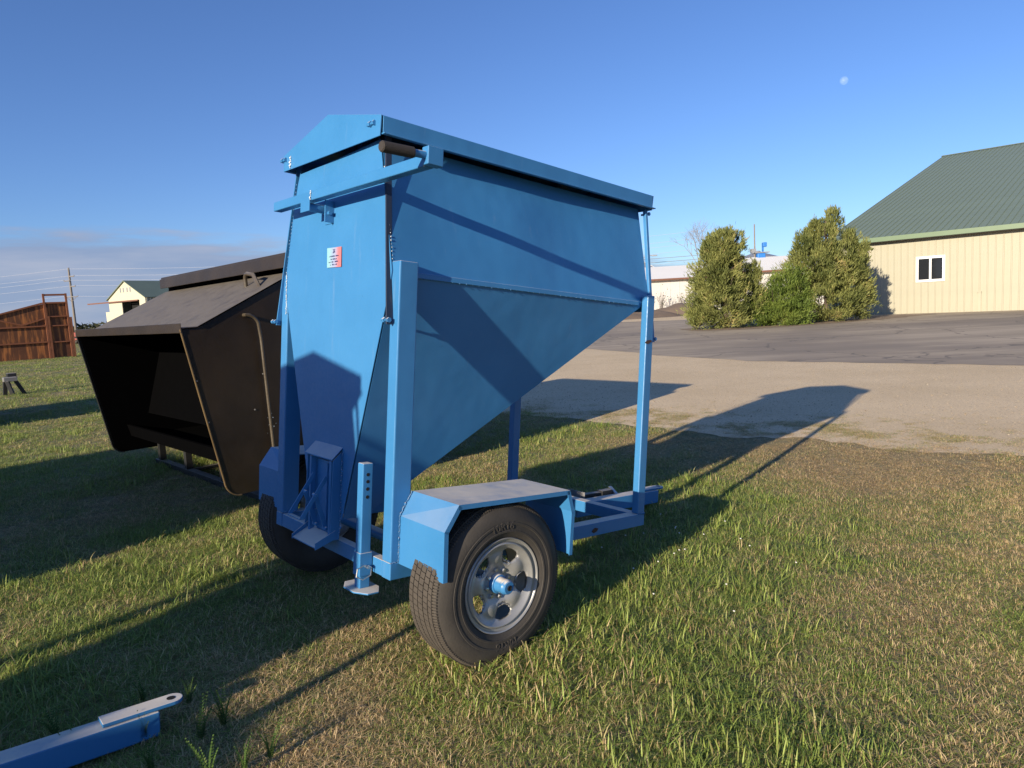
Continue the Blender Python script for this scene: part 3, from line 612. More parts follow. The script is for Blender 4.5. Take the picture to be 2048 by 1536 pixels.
# ------------------------------------------------------------------ dark creep feeder
GX = Vector((-0.6147, 3.098, 0)); YAW = .8449
EU, EV = Vector((-math.cos(YAW), math.sin(YAW), 0)), Vector((math.sin(YAW), math.cos(YAW), 0))
def make_creep(length):
    root = empty('creep_feeder'); h = length / 2; DK = 'dark_paint'
    def P(fn, name, mat=DK, parent=root, bevel=.003, **kw):
        mb = MB(); fn(mb); return mb.build(name, mat, parent, bevel, **kw)
    lipy, lipz, ty, tz = 1.44, 1.625, .42, 2.065; sh = 1.315
    half = [(-lipy, lipz), (-1.215, .33)] + [(-1.215 + .13 - .13 * math.cos(a_), .33 - .135 * math.sin(a_)) for a_ in [i * math.pi / 12 for i in range(1, 7)]]
    prof = half + [(-y, z) for y, z in half[::-1]] + [(sh, lipz + .003), (ty, tz), (-ty, tz), (-sh, lipz + .003)]
    for x in (-h, h):
        ep = P(lambda m: m.prism([(x - .004, y, z) for y, z in prof], (.008, 0, 0)), 'end_panel', bevel=.001)
        for s in (-1, 1):                                        # folded rim along the opening edge
            ed = half
            def rim(m):
                for (a, b) in zip(ed, ed[1:]):
                    d_ = Vector((b[0] - a[0], b[1] - a[1])).normalized(); n_ = Vector((d_.y, -d_.x)) * -.010
                    sx_ = .011
                    m.prism([(x - sx_, s * -a[0] * -1, a[1]), (x - sx_, s * -b[0] * -1, b[1]), (x - sx_, s * -(b[0] - n_.x) * -1, b[1] - n_.y), (x - sx_, s * -(a[0] - n_.x) * -1, a[1] - n_.y)], (2 * sx_, 0, 0))
            P(rim, 'panel_rim', 'edge_gold' if x > 0 else 'black_paint', ep, .002)  # far rim blackened to go with the shade painted inside
        if x < 0: P(lambda m: m.prism([(x + .006, y * .985, z) for y, z in prof], (.004, 0, 0)), 'shade_sheet', 'inside_shade', ep, 0)  # added black sheet that paints the far panel's inner face as shaded
        if x > 0:
            pts = [(x + .005, -.92, 1.715), (x + .06, -.92, 1.715)] + [(x + .06, -.92 + .10 * math.sin(a_), 1.615 + .10 * math.cos(a_)) for a_ in [i * math.pi / 12 for i in range(1, 6)]] + [(x + .06, -.81, 1.5), (x + .06, -.79, .52), (x + .005, -.79, .50)]
            P(lambda m: m.tube(pts, .0145, 10), 'hand_rail', 'pipe_dark', ep, 0, smooth=True)
            for y0, y1, z in ((-.42, 1.0, 1.46), (-.55, 1.0, 1.1), (-.42, 1.0, .76), (-.5, 1.0, .5)):
                P(lambda m: m.box(x + .004, x + .012, y0, y1, z, z + .008), 'stiffener', DK, ep, .001)
            for y, z in ((-1.36, 1.2), (-1.3, .85), (-1.25, .5), (-.9, .3), (-.6, .45), (-.8, 1.2), (-.9, .9)):
                P(lambda m: m.cyl((x + .004, y, z), (x + .009, y, z), .007, 8), 'rivet', 'grey_steel', ep, 0)
            scr = MB()
            for i in range(14):
                y, z = -.78 + random.gauss(0, .018), .78 + random.gauss(0, .045); r = random.uniform(.003, .009)
                scr.prism([(x + .0043, y, z), (x + .0043, y + r, z + r * .4), (x + .0043, y + r * .8, z + r * 1.4), (x + .0043, y - r * .2, z + r)], (.0004, 0, 0))
            scr.build('paint_chip', 'weld', ep)
    for s in (-1, 1):
        hood = P(lambda m: m.prism([(-h - .012, s * sh, lipz + .012), (h + .02, s * sh, lipz + .012), (h + .02, s * ty, tz + .012), (-h - .012, s * ty, tz + .012)], (0, 0, .005)), 'hood')
        P(lambda m: m.prism([(-h - .02, s * lipy, lipz - .03), (h + .015, s * lipy, lipz - .03), (h + .015, s * lipy, lipz + .05), (-h - .02, s * lipy, lipz + .05)], (0, s * .006, 0)), 'hood_lip', parent=hood)
        P(lambda m: m.prism([(-h - .02, s * lipy - s * .001, lipz + .006), (h + .015, s * lipy - s * .001, lipz + .006), (h + .015, s * (sh + .002), lipz + .008), (-h - .02, s * (sh + .002), lipz + .008)], (0, 0, .005)), 'hood_shelf', parent=hood)
        if s < 0:
            hx = h - .36; pts = [(hx - .22, -.62, 1.94), (hx - .22, -.62, 2.05)] + [(hx - .22 + .05 - .05 * math.cos(a_), -.62, 2.05 + .05 * math.sin(a_)) for a_ in (.5, 1.0, 1.57)] + [(hx - .02, -.63, 2.08), (hx + .16, -.66, 1.94)]
            P(lambda m: m.tube(pts, .019, 10), 'lift_handle', 'pipe_dark', hood, 0, smooth=True)
        P(lambda m: m.prism([(-h + .01, s * .38, 2.05), (h - .01, s * .38, 2.05), (h - .01, s * .78, .62), (-h + .01, s * .78, .62)], (0, s * .004, 0)), 'hopper_wall', 'inside_shade')
        P(lambda m: m.prism([(-h + .01, s * .97, .372), (h - .01, s * .97, .372), (h - .01, s * 1.0, .50), (-h + .01, s * 1.0, .50)], (0, s * .03, 0)), 'trough_board', 'inside_shade')
        P(lambda m: m.box(-h + .01, h - .01, min(s * .995, s * 1.035), max(s * .995, s * 1.035), .501, .512), 'trough_edge', 'inside_shade')
        sk = P(lambda m: m.box(-h + .1, h - .1, s * .75 - .04, s * .75 + .04, .0, .06), 'skid', 'black_paint')
        for x in (-h + .25, -h * .33, h * .27, h - .3): P(lambda m: m.box(x - .035, x + .035, s * .75 - .035, s * .75 + .035, .061, .354), 'leg', 'black_paint')
    P(lambda m: m.box(-h + .012, h - .012, -.965, .965, .355, .371), 'trough_floor', 'inside_shade')
    for x in (-h * .33, h * .27): P(lambda m: m.box(x - .03, x + .03, -.70, .70, .02, .055), 'skid_tie', 'black_paint')
    lid = P(lambda m: m.prism([(-h + .10, y, z) for y, z in ((-.50, 2.16), (.50, 2.16), (.50, 2.245), (.25, 2.29), (0, 2.305), (-.25, 2.29), (-.50, 2.245))], (2 * h - .04, 0, 0)), 'lid', bevel=.006)
    P(lambda m: m.box(-h + .09, h + .07, -.515, -.501, 2.115, 2.225), 'lid_flange', parent=lid); P(lambda m: m.box(-h + .09, h + .07, .501, .515, 2.115, 2.225), 'lid_flange', parent=lid)
    P(lambda m: m.box(-h + .02, h - .02, -.40, .40, 2.075, 2.155), 'hopper_neck', 'inside_shade')
    return root
def place_creep(o, u, v, dyaw=0.0, z=0.):
    ca, sa = math.cos(dyaw), math.sin(dyaw)
    eu = EU * ca - EV * sa; ev = EV * ca + EU * sa; x = -eu; q = GX + EU * u * Kf + EV * v * Kf
    o.matrix_world = Matrix(((x.x, ev.x, 0, q.x), (x.y, ev.y, 0, q.y), (0, 0, 1, z), (0, 0, 0, 1)))
creep = make_creep(3.34); place_creep(creep, 4.86, 1.50, .042)
tag(creep, 'dark brown steel creep feeder with sloped hood beside the blue hopper trailer', 'livestock feeder', 'creep feeders')
def world_at(lat, along): return Vector((.8039, -.5948, 0)) * lat + Vector((.5948, .8039, 0)) * along
c2 = make_creep(4.6); q = world_at(-7.9, -3.9) - GX; place_creep(c2, q.dot(EU) / Kf, q.dot(EV) / Kf, .05)
tag(c2, 'dark creep feeder standing left of the picture, its shadow lies across the grass', 'livestock feeder', 'creep feeders')

# ------------------------------------------------------------------ big cream building with green roof
WD, WN, B0 = Vector((-.727, .687, 0)), Vector((.687, .727, 0)), Vector((27.48, 37.08, 0))
def make_building():
    root = empty('metal_building', B0)
    root.rotation_euler = (0, 0, math.atan2(-WD.y, -WD.x))       # local +x runs to the right along the wall, +y goes back
    s0, s1 = -10.2, 9.0; ZE = 4.33
    PW = .355; n = int((s1 - s0) / PW)
    def panel_mesh(name, kind):
        mb = MB()
        if kind == 'wall':
            mb.box(.004, PW - .004, -.012, .02, .0, ZE - .02); mb.hexa([(.0, -.032, 0), (.045, -.032, 0), (.06, -.0125, 0), (-.015, -.0125, 0), (0, -.032, ZE - .02), (.045, -.032, ZE - .02), (.06, -.0125, ZE - .02), (-.015, -.0125, ZE - .02)])
            mb.box(PW * .5, PW * .5 + .02, -.018, -.0125, 0, ZE - .02)
        else:
            for (y0, z0), (y1, z1) in (((-.55, 4.50), (10.5, 7.6)), ((10.5, 7.6), (31.6, 13.5))):
                mb.hexa([(.003, y0, z0 - .03), (PW - .003, y0, z0 - .03), (PW - .003, y1, z1 - .03), (.003, y1, z1 - .03), (.003, y0, z0), (PW - .003, y0, z0), (PW - .003, y1, z1), (.003, y1, z1)])
                mb.hexa([(-.005, y0, z0), (.05, y0, z0), (.05, y1, z1), (-.005, y1, z1), (.008, y0, z0 + .045), (.037, y0, z0 + .045), (.037, y1, z1 + .045), (.008, y1, z1 + .045)])
        me = bpy.data.meshes.new(name); me.from_pydata(mb.v, [], mb.f); me.update(); return me
    wm, rm = panel_mesh('wall_panel', 'wall'), panel_mesh('roof_panel', 'roof'); wm.materials.append(MATS['cream_metal']); rm.materials.append(MATS['green_roof'])
    wall = MB().box(s0, s1, .03, .2, 0, ZE).build('wall', 'cream_metal', root)
    MB().prism([(s0 + .02, .2, 0), (s0 + .02, 40, 0), (s0 + .02, 40, 12.2), (s0 + .02, 31.6, 13.3), (s0 + .02, 10.5, 7.45), (s0 + .02, .2, ZE)], (.15, 0, 0)).build('gable_wall', 'cream_metal', root)
    roof = MB().prism([(s0 - .15, -.45, 4.42), (s0 - .15, 10.5, 7.52), (s0 - .15, 31.6, 13.42), (s0 - .15, 52.7, 7.52), (s0 - .15, 52.7, 7.35), (s0 - .15, 31.6, 13.25), (s0 - .15, 10.5, 7.35), (s0 - .15, -.45, 4.28)], (s1 - s0 + .15, 0, 0)).build('roof', 'green_roof', root)
    for i in range(n):
        o = mkobj('wall_panel', wm, wall); o.location = (s0 + i * PW, 0, 0)
        o = mkobj('roof_panel', rm, roof); o.location = (s0 - .1 + i * PW, 0, 0)
    MB().box(s0 - .2, s1, -.62, -.56, 4.30, 4.56).build('fascia', 'green_trim', roof)
    MB().box(s0 - .2, s1, -.555, -.05, 4.27, 4.30).build('soffit', 'soffit', roof)
    MB().prism([(s0 - .2, 31.45, 13.53), (s0 - .2, 31.6, 13.62), (s0 - .2, 31.75, 13.53)], (s1 - s0, 0, 0)).build('ridge_cap', 'green_roof', roof)
    x0, x1, z0, z1 = -5.12, -3.66, 1.80, 3.25; t = .13
    wf = MB(); wf.box(x0, x1, -.075, -.035, z0, z0 + t).box(x0, x1, -.075, -.035, z1 - t, z1).box(x0, x0 + t, -.074, -.035, z0 + t, z1 - t).box(x1 - t, x1, -.074, -.035, z0 + t, z1 - t).box((x0 + x1) / 2 - .055, (x0 + x1) / 2 + .055, -.073, -.035, z0 + t, z1 - t)
    win = wf.build('window', 'white_trim', root)
    xm = (x0 + x1) / 2
    MB().box(x0 + t, xm - .055, -.05, -.04, z0 + t, z1 - t).build('pane', 'pane_glass', win); MB().box(xm + .055, x1 - t, -.056, -.046, z0 + t, z1 - t).build('pane', 'pane_glass', win)
    MB().box(-2.06, -1.92, -.10, -.033, .0, 1.05).box(-2.10, -1.9, -.12, -.033, 1.05, 1.12).build('downpipe_cover', 'cream_metal', root)
    return root
tag(make_building(), 'large cream metal building with green ribbed roof and one sliding window', 'building')

# ------------------------------------------------------------------ left background: shed, rusty panels, pole, wires, machines
def gable_shed():
    root = empty('farm_shed', (-47.4, 87.5, 0)); root.rotation_euler = (0, 0, -.5)
    ze, zr, hw_, L_ = 5.45, 7.5, 3.7, 14.0; d0, d1 = -1.0, 2.5
    # gable wall coloured as sunlit, side walls greyed as shade; tall dark doorway
    pts = [(-hw_, 0, 0), (d0, 0, 0), (d0, 0, 5.15), (d1, 0, 5.15), (d1, 0, 0), (hw_, 0, 0), (hw_, 0, ze), (0, 0, zr), (-hw_, 0, ze)]
    MB().prism(pts, (0, .12, 0)).build('gable_wall', 'cream_lit', root)
    MB().box(d0 + .01, d1 - .01, 1.2, 1.3, 0, 5.14).build('doorway', 'hole_dark', root)  # black sheet set back in the opening, painting the shade indoors
    sw = MB().box(hw_ - .1, hw_, .121, L_, 0, ze).build('side_wall', 'cream_shaded', root); MB().box(-hw_, -hw_ + .1, .121, L_, 0, ze).build('side_wall', 'cream_shaded', root)
    me = None
    for i in range(32):
        if me is None: o = MB().box(hw_ + .001, hw_ + .05, .15, .30, 0, ze - .02).build('siding_rib', 'cream_lit', sw); me = o.data
        else: o = mkobj('siding_rib', me, sw)
        o.location = (0, i * .42, 0)
    for s in (-1, 1): MB().prism([(s * (hw_ + .2), -.2, ze - .12), (s * (hw_ + .2), L_ + .2, ze - .12), (0, L_ + .2, zr + .06), (0, -.2, zr + .06)], (0, 0, .08)).build('roof', 'green_roof', root)
    MB().box(-hw_ - 4.2, d1, -.25, -.12, 5.0, 5.16).build('door_track', 'brown_trim', root)
    for x in (-1.0, -.4, .35, .95): MB().box(x - .1, x + .1, -.04, -.005, 6.2, 6.75).build('gable_vent', 'galv', root)
    MB().box(-hw_ - 1.0, -hw_ - .01, .1, 1.2, 0, 3.9).build('lean_to', 'cream_lit', root)
    return tag(root, 'small cream shed with steep green roof and open dark doorway', 'shed')
gable_shed()
RA, RB = Vector((-31.96, 43.6, 0)), Vector((-28.93, 46.57, 0)); RD = (RB - RA).normalized()
def rusty():
    root = empty('rusty_chute', RA); root.rotation_euler = (0, 0, math.atan2(RD.y, RD.x)); T = 'rust_tube'
    # local x along the face (0..4.2), z up
    def top(x): return 2.90 + .265 * (x + 0.0)
    MB().prism([(-3.2, 0, .05), (2.88, 0, .05), (2.88, 0, top(2.65)), (-3.2, 0, top(-3.2))], (0, .03, 0)).build('sheet', 'rust_sheet', root)
    MB().prism([(2.885, 0, .05), (4.05, 0, .05), (4.05, 0, 3.6), (2.885, 0, 3.6)], (0, .03, 0)).build('sheet', 'rust_sheet', root)
    MB().beam((-3.2, -.03, top(-3.2)), (2.66, -.03, top(2.66)), .1, .1).build('top_rail', T, root)
    for x, h_ in ((2.72, 4.2), (3.98, 4.2), (2.86, 2.75), (4.12, 2.65)): MB().box(x - .06, x + .06, -.12, -.035, 0, h_).build('post', T, root)
    MB().box(2.785, 3.915, -.11, -.035, 4.06, 4.18).build('cross_bar', T, root); MB().box(2.785, 3.915, -.11, -.035, 3.56, 3.66).build('cross_bar', T, root)
    for z in (1.05, 2.08): MB().box(-3.2, 2.65, -.10, -.033, z, z + .09).build('rail', T, root)
    for z in (1.02, 2.08, 2.68): MB().box(2.93, 3.90, -.10, -.033, z, z + .08).build('rail', T, root)
    MB().beam((.2, -.06, 2.60), (1.4, -.06, 2.24), .06, .08).build('brace', T, root); MB().beam((1.4, -.06, 2.24), (2.65, -.06, 2.62), .06, .08).build('brace', T, root)
    for x in (-3.15,): MB().box(x - .06, x + .06, -.12, -.035, 0, 2.1).build('post', T, root)
    return tag(root, 'rust brown sheet steel cattle chute panels with tall open top frame', 'cattle chute')
rusty()
def pole():
    root = empty('utility_pole', (-61.85, 100, 0))
    MB().tube([(0, 0, -.5), (0, 0, 5), (0, 0, 10.7)], [.19, .17, .12], 12).build('pole_shaft', 'pole_wood', root, smooth=True)
    for z, x0, x1 in ((9.45, 0, .75), (8.85, -.75, 0), (8.05, 0, .75), (6.6, -.95, .95)):
        arm = MB().beam((x0, -.16, z), (x1, -.16, z), .09, .12).build('crossarm', 'pole_wood', root)
        for x in ((x0, x1) if z < 7 else ((x1,) if x1 else (x0,))): MB().tube([(x, -.16, z + .06), (x, -.16, z + .13), (x, -.16, z + .22)], [.05, .07, .03], 8).build('insulator', 'galv', arm)
    MB().beam((-.7, -.16, 6.55), (0, -.14, 5.9), .05, .05).build('brace', 'pole_wood', root); MB().beam((.7, -.16, 6.55), (0, -.14, 5.9), .05, .05).build('brace', 'pole_wood', root)
    return tag(root, 'tall grey wooden utility pole with staggered arms behind the rusty panels', 'utility pole')
pole()
for i, (z, x, dz) in enumerate(((10.55, 0, 'topmost'), (9.6, .75, 'second from the top'), (9.0, -.75, 'third from the top'), (8.2, .75, 'fourth from the top'), (6.75, -.9, 'lowest'))):
    mb = MB()
    for x0, y0, x1, y1 in ((-61.85 + x, 99.84, -160, 108), (-61.85 + x, 99.84, 30, 92)):
        pts = [(x0 + (x1 - x0) * t, y0 + (y1 - y0) * t, z - .02 - 4 * 1.4 * t * (1 - t)) for t in [j / 16 for j in range(17)]]
        mb.tube(pts, .016, 5)
    tag(mb.build('power_wire', 'wire', None), f'thin pale power line across the left sky, {dz} of five', 'power line', 'power lines on the left')
# red and orange field machines parked beyond the feeders
def machine(name, loc, rz, col, label, kind):
    root = empty(name, loc, rz)
    MB().box(-1.6, 1.2, -.45, .45, .75, 1.55).build('hood', col, root, .06); MB().box(.2, 1.5, -.6, .6, 1.2, 2.5 if kind else 1.7).build('cab', 'pane_glass' if kind else col, root, .06)
    if kind: MB().box(.15, 1.55, -.65, .65, 2.501, 2.62).build('cab_roof', col, root, .03)
    else: MB().beam((-1.6, 0, 1.5), (-3.0, 0, 2.2), .2, .25).build('boom', col, root); MB().box(-3.6, 1.8, -1.0, 1.0, .55, .74).build('deck', col, root)
    for x, y, r in ((.9, -.75, .75), (.9, .75, .75), (-1.2, -.65, .5), (-1.2, .65, .5)):
        w_ = MB(); w_.cyl((x, y - .18, r), (x, y + .18, r), r, 20); wo = w_.build('wheel', 'rubber', root, .04); MB().cyl((x, y - .185, r), (x, y + .185, r), r * .45, 16).build('rim', 'orange_paint', wo)
    tag(root, label, 'farm machine', 'machines parked on the left')
machine('tractor', (-55.3, 97, 0), .4, 'red_paint', 'small red tractor far off beside the utility pole foot', True)
machine('tillage_machine', (-50.5, 93, 0), -.2, 'orange_paint', 'orange red flat farm implement far off by the cream shed', False)
machine('field_implement', (-58.2, 96, 0), .1, 'red_paint', 'dark red farm implement with raised boom at the pole foot', False)
# small black steel stand in the grass
st = empty('steel_stand', (-13.9, 19.35, 0), .75)
MB().box(-.22, .10, -.14, .14, .38, .50).build('top_block', 'grey_steel', st, .015); MB().beam((-.16, .1, .39), (-.20, .12, 0), .10, .09).build('leg', 'black_paint', st, .008)
MB().beam((.06, 0, .40), (.24, -.02, 0), .12, .10).build('leg', 'black_paint', st, .008); MB().beam((-.14, -.12, .39), (-.05, -.16, 0), .10, .09).build('leg', 'black_paint', st, .008)
MB().box(-.10, .12, .10, .30, .44, .60).build('rear_block', 'black_paint', st, .02)
tag(st, 'small black steel stand with pale top sitting in the left grass', 'steel stand')
# third feeder just past the left edge, only its corner and its shadow reach the picture
c3_ = make_creep(3.0); c3_.matrix_world = Matrix.Translation((-11.43, 12.6, 0)) @ Matrix.Rotation(-.75, 4, 'Z')
tag(c3_, 'dark creep feeder cut off by the left edge of the picture', 'livestock feeder', 'creep feeders')

# ------------------------------------------------------------------ far side of the yard
def white_barn(x0, x1, y, ze, zr, depth, rz, name, label):
    root = empty(name, (x0, y, 0), rz); L_ = x1 - x0
    wl_ = MB().box(0, L_, 0, depth, 0, ze).build('wall', 'white_metal', root)
    MB().prism([(-.3, -.5, ze - .05), (-.3, depth / 2, zr), (-.3, depth + .5, ze - .05), (-.3, depth + .5, ze + .05), (-.3, depth / 2, zr + .12), (-.3, -.5, ze + .05)], (L_ + .6, 0, 0)).build('roof', 'white_roof', root)
    MB().box(-.32, L_ + .32, -.62, -.51, ze - .12, ze + .06).build('gutter', 'brown_trim', root)
    n = int(L_ / 1.0)
    me = None
    for i in range(n):
        if me is None: o = MB().box(.0, .05, -.03, -.001, 0, ze - .15).build('wall_rib', 'white_metal', wl_); me = o.data
        else: o = mkobj('wall_rib', me, wl_)
        o.location = (i * 1.0 + .5, 0, 0)
    return tag(root, label, 'building', 'white buildings across the yard')
white_barn(6, 23, 75.5, 3.75, 5.25, 11, -.02, 'long_barn', 'long low white building beyond the yard, left of the cedars')
white_barn(24.2, 48, 74.5, 4.0, 5.65, 11, -.03, 'long_barn', 'long low white building seen between the two cedar trees')
gb = empty('grain_bin', (17.9, 92, 0)); MB().tube([(0, 0, 0), (0, 0, 5.4)], 2.3, 28).build('bin_wall', 'galv', gb, smooth=True); rfb = MB().tube([(0, 0, 5.35), (0, 0, 6.55), (0, 0, 6.75)], [2.4, .3, .2], 28).build('bin_roof', 'galv', gb)
for i in range(14):
    a_ = 2 * math.pi * i / 14; MB().beam((2.38 * math.cos(a_), 2.38 * math.sin(a_), 5.37), (.3 * math.cos(a_), .3 * math.sin(a_), 6.57), .06, .06).build('roof_rib', 'galv', rfb)
tag(gb, 'grey grain bin with cone roof peeking over the white building', 'grain bin')
gb2 = empty('grain_bin', (35.9, 100, 0)); MB().tube([(0, 0, 0), (0, 0, 6.7)], 3.0, 28).build('bin_wall', 'galv', gb2, smooth=True); MB().tube([(0, 0, 6.65), (0, 0, 7.5), (0, 0, 7.7)], [3.1, .5, .3], 28).build('bin_roof', 'galv', gb2)
tag(gb2, 'dark grey bin top beside the right hand cedar tree', 'grain bin')
ms_ = empty('elevator_mast', (28.4, 80, 0)); MB().tube([(0, 0, 0), (0, 0, 9.5)], [.11, .07], 8).build('mast', 'pole_wood', ms_)
MB().box(.2, 1.1, -.4, .4, 5.3, 6.2).build('blue_tank', 'signal_blue', ms_, .08); MB().box(.9, 1.3, -.3, .3, 6.9, 7.4).build('blue_motor', 'signal_blue', ms_, .05); MB().box(-.4, 1.6, -.35, .35, 6.25, 6.35).build('platform', 'galv', ms_)
MB().box(.85, 1.0, -.1, .1, 6.36, 6.9).build('stand', 'signal_blue', ms_); MB().box(-.5, .1, -.2, .2, 6.36, 6.75).build('guard', 'galv', ms_)
tag(ms_, 'thin mast with bright blue machinery rising behind the cedars', 'mast')
for i, z in enumerate((6.55, 6.1)):
    pts = [(2 + 24 * t, 82, z - 1.0 * t * (1 - t) + .1 * t) for t in [j / 10 for j in range(11)]]
    tag(MB().tube(pts, .03, 5).build('power_wire', 'galv', None), f'dark power line beyond the blue trailer lid, {"upper" if i == 0 else "lower"} of two', 'power line', 'power lines on the right')
sl = empty('yard_light', (15.2, 80, 0)); MB().tube([(0, 0, 0), (0, 0, 6.3)], .1, 8).build('pole_shaft', 'pole_wood', sl); MB().tube([(0, 0, 6.25), (.9, 0, 6.6), (1.6, 0, 6.65)], .05, 6).build('arm', 'galv', sl); MB().box(1.5, 2.1, -.12, .12, 6.55, 6.7).build('lamp_head', 'galv', sl, .03)
tag(sl, 'yard light on a bent arm just right of the blue trailer', 'lamp post')
# spoil heaps
def mound(cx, cy, rx, ry, h_, seed, name='dirt_mound'):
    nx, ny = 40, 24; vs_ = []; fs = []
    for j in range(ny + 1):
        for i in range(nx + 1):
            x, y = (i / nx * 2 - 1), (j / ny * 2 - 1); d = math.hypot(x, y)
            z = h_ * max(0, 1 - d ** 1.7) * (1 + .5 * noise.noise(Vector((x * 2.2 + seed, y * 2.2, 1)))) + .08 * noise.noise(Vector((x * 7 + seed, y * 7, 2))) * max(0, 1 - d)
            vs_.append((cx + rx * x, cy + ry * y, max(-.02, z) - .01))
    for j in range(ny):
        for i in range(nx): fs.append((j * (nx + 1) + i, j * (nx + 1) + i + 1, (j + 1) * (nx + 1) + i + 1, (j + 1) * (nx + 1) + i))
    return tag(MB().add(vs_, fs).build(name, 'mound_soil', None, smooth=True, ang=180), kind='structure')
mound(17.2, 68, 4.2, 3.4, 1.25, 1.3); mound(11.5, 66, 5.5, 3.6, .8, 5.1)

# ------------------------------------------------------------------ trees and shrubs
def cedar(name, base, lobes, n, leaf, mat, label, cat, group=None, trunk_h=2.5, size=.17):
    root = empty(name, base); cen = []; AXs = []; AYs = []; R_ = []
    tot = sum(l[3] * l[4] for l in lobes)
    for (lx, ly, lz, rx, rz) in lobes:
        m = int(n * (rx * rz) / tot)
        # short sprays on the shell and inside each lobe, swept upward and out
        a_ = rng.uniform(0, 2 * np.pi, m); ct = rng.uniform(-1, 1, m); rad = rng.uniform(.35, 1.0, m) ** .45 * (1 + .13 * (rng.uniform(0, 1, m) > .88))
        d = np.stack([np.cos(a_) * np.sqrt(1 - ct ** 2), np.sin(a_) * np.sqrt(1 - ct ** 2), ct], 1)
        taper = 1.0 - .22 * np.clip(ct * .5 + .3, 0, 1)                    # narrower to the top
        lump = np.array([1 + .62 * noise.noise(Vector((q[0] * 2.6 + lx * 3, q[1] * 2.6 + lz, q[2] * 3.2 + ly))) for q in d])
        p_ = d * (rad * lump)[:, None] * np.array([rx, rx, rz]); p_[:, :2] *= taper[:, None]; p_ += np.array([lx, ly, lz])
        keep = (p_[:, 2] > .03) & (np.array([noise.noise(Vector(q * 1.9 + 7.3)) for q in p_]) > -.20)
        p_, d2 = p_[keep], d[keep]; k_ = len(p_)
        out_ = d2 + np.array([0, 0, 1.1]) + rng.normal(0, .45, (k_, 3)); out_ /= np.linalg.norm(out_, axis=1)[:, None]
        sd = np.cross(out_, rng.normal(0, 1, (k_, 3))); sd /= np.linalg.norm(sd, axis=1)[:, None]
        s_ = size * rng.uniform(.55, 1.35, k_)
        cen.append(p_); AXs.append(out_ * s_[:, None] * 1.9); AYs.append(sd * s_[:, None] * .36)
        cl = np.array([noise.noise(Vector(q * 1.3 + 2.0)) for q in p_]); R_.append(np.clip(.40 + .60 * cl + rng.normal(0, .17, k_), 0, 1))
    cen, AXs, AYs, R_ = map(np.concatenate, (cen, AXs, AYs, R_))
    quads('crown', cen, AXs, AYs, R_, mat, root)
    tb = MB().tube([(0, 0, 0), (.03, .02, trunk_h * .5), (0, 0, trunk_h)], [.13, .10, .04], 8)
    for i in range(9):
        a_ = i * 2.4; z = trunk_h * (.2 + .08 * i); tb.tube([(0, 0, z), (math.cos(a_) * .6, math.sin(a_) * .6, z + .35), (math.cos(a_) * 1.0, math.sin(a_) * 1.0, z + .9)], [.05, .03, .012], 5)
    tag(tb.build('trunk', 'bark', root, smooth=True), kind=None)
    return tag(root, label, cat, group)
cedar('cedar_tree', (11.0, 35.3, 0), [(-.3, 0, 1.2, 1.55, 1.35), (-.45, 0, 2.5, 1.3, 1.25), (-.15, .1, 3.5, 1.15, 1.1), (.0, 0, 4.2, .95, .85), (.55, 0, 4.0, .55, .95), (1.1, .1, 1.5, .9, 1.3), (1.45, .2, 2.5, .5, .8), (-1.25, 0, .9, .75, .95), (-.65, .1, 4.0, .5, .7)], 70000, .17, 'cedar_leaf',
      'left hand shaggy cedar tree at the edge of the asphalt lot', 'tree', 'evergreens by the cream building', 4.6, .105)
cedar('cedar_tree', (16.7, 36.6, 0), [(.1, 0, 1.3, 1.9, 1.45), (-.75, 0, 2.8, 1.4, 1.3), (.8, .1, 2.7, 1.4, 1.4), (-1.1, 0, 3.8, .7, 1.0), (.0, .1, 4.2, .9, 1.05), (.40, .1, 5.15, .55, .75), (1.75, .1, 3.5, .6, .75), (1.75, 0, 1.5, .75, 1.35), (-.55, 0, 4.75, .45, .6), (1.25, 0, 4.1, .45, .65)], 84000, .17, 'cedar_leaf',
      'taller right hand cedar tree shading the cream wall', 'tree', 'evergreens by the cream building', 5.2, .105)
cedar('hedge_bush', (13.6, 35.6, 0), [(-.7, 0, .8, 1.1, 1.1), (.2, 0, 1.2, 1.3, 1.4), (.9, .2, 1.5, 1.1, 1.5), (.3, -.5, .6, 1.4, .8)], 40000, .12, 'hedge_leaf',
      'low rounded bright green bush between the two cedar trees', 'bush', None, 1.2, .085)
def bare_tree(base, h_, label):
    root = empty('bare_tree', base); mb = MB(); rr = random.Random(4)
    def grow(p, d, l, r, k_):
        q = p + d * l; mb.tube([p, p.lerp(q, .5) + Vector((rr.uniform(-.04, .04), rr.uniform(-.04, .04), 0)) * l, q], [r, r * .85, r * .7], 5 if k_ < 2 else 3, False)
        if k_ >= 6: return
        for i in range(3 if k_ < 5 else 2):
            nd = (d + Vector((rr.uniform(-.75, .75), rr.uniform(-.75, .75), rr.uniform(-.15, .45)))).normalized(); grow(q, nd, l * rr.uniform(.62, .85), r * .6, k_ + 1)
    grow(Vector((0, 0, 0)), Vector((.05, 0, 1)), h_ * .26, .10, 0)
    mb.build('branches', 'twig', root)
    return tag(root, label, 'tree')
bare_tree((16.3, 60, 0), 9.6, 'leafless grey twiggy tree behind the left cedar')
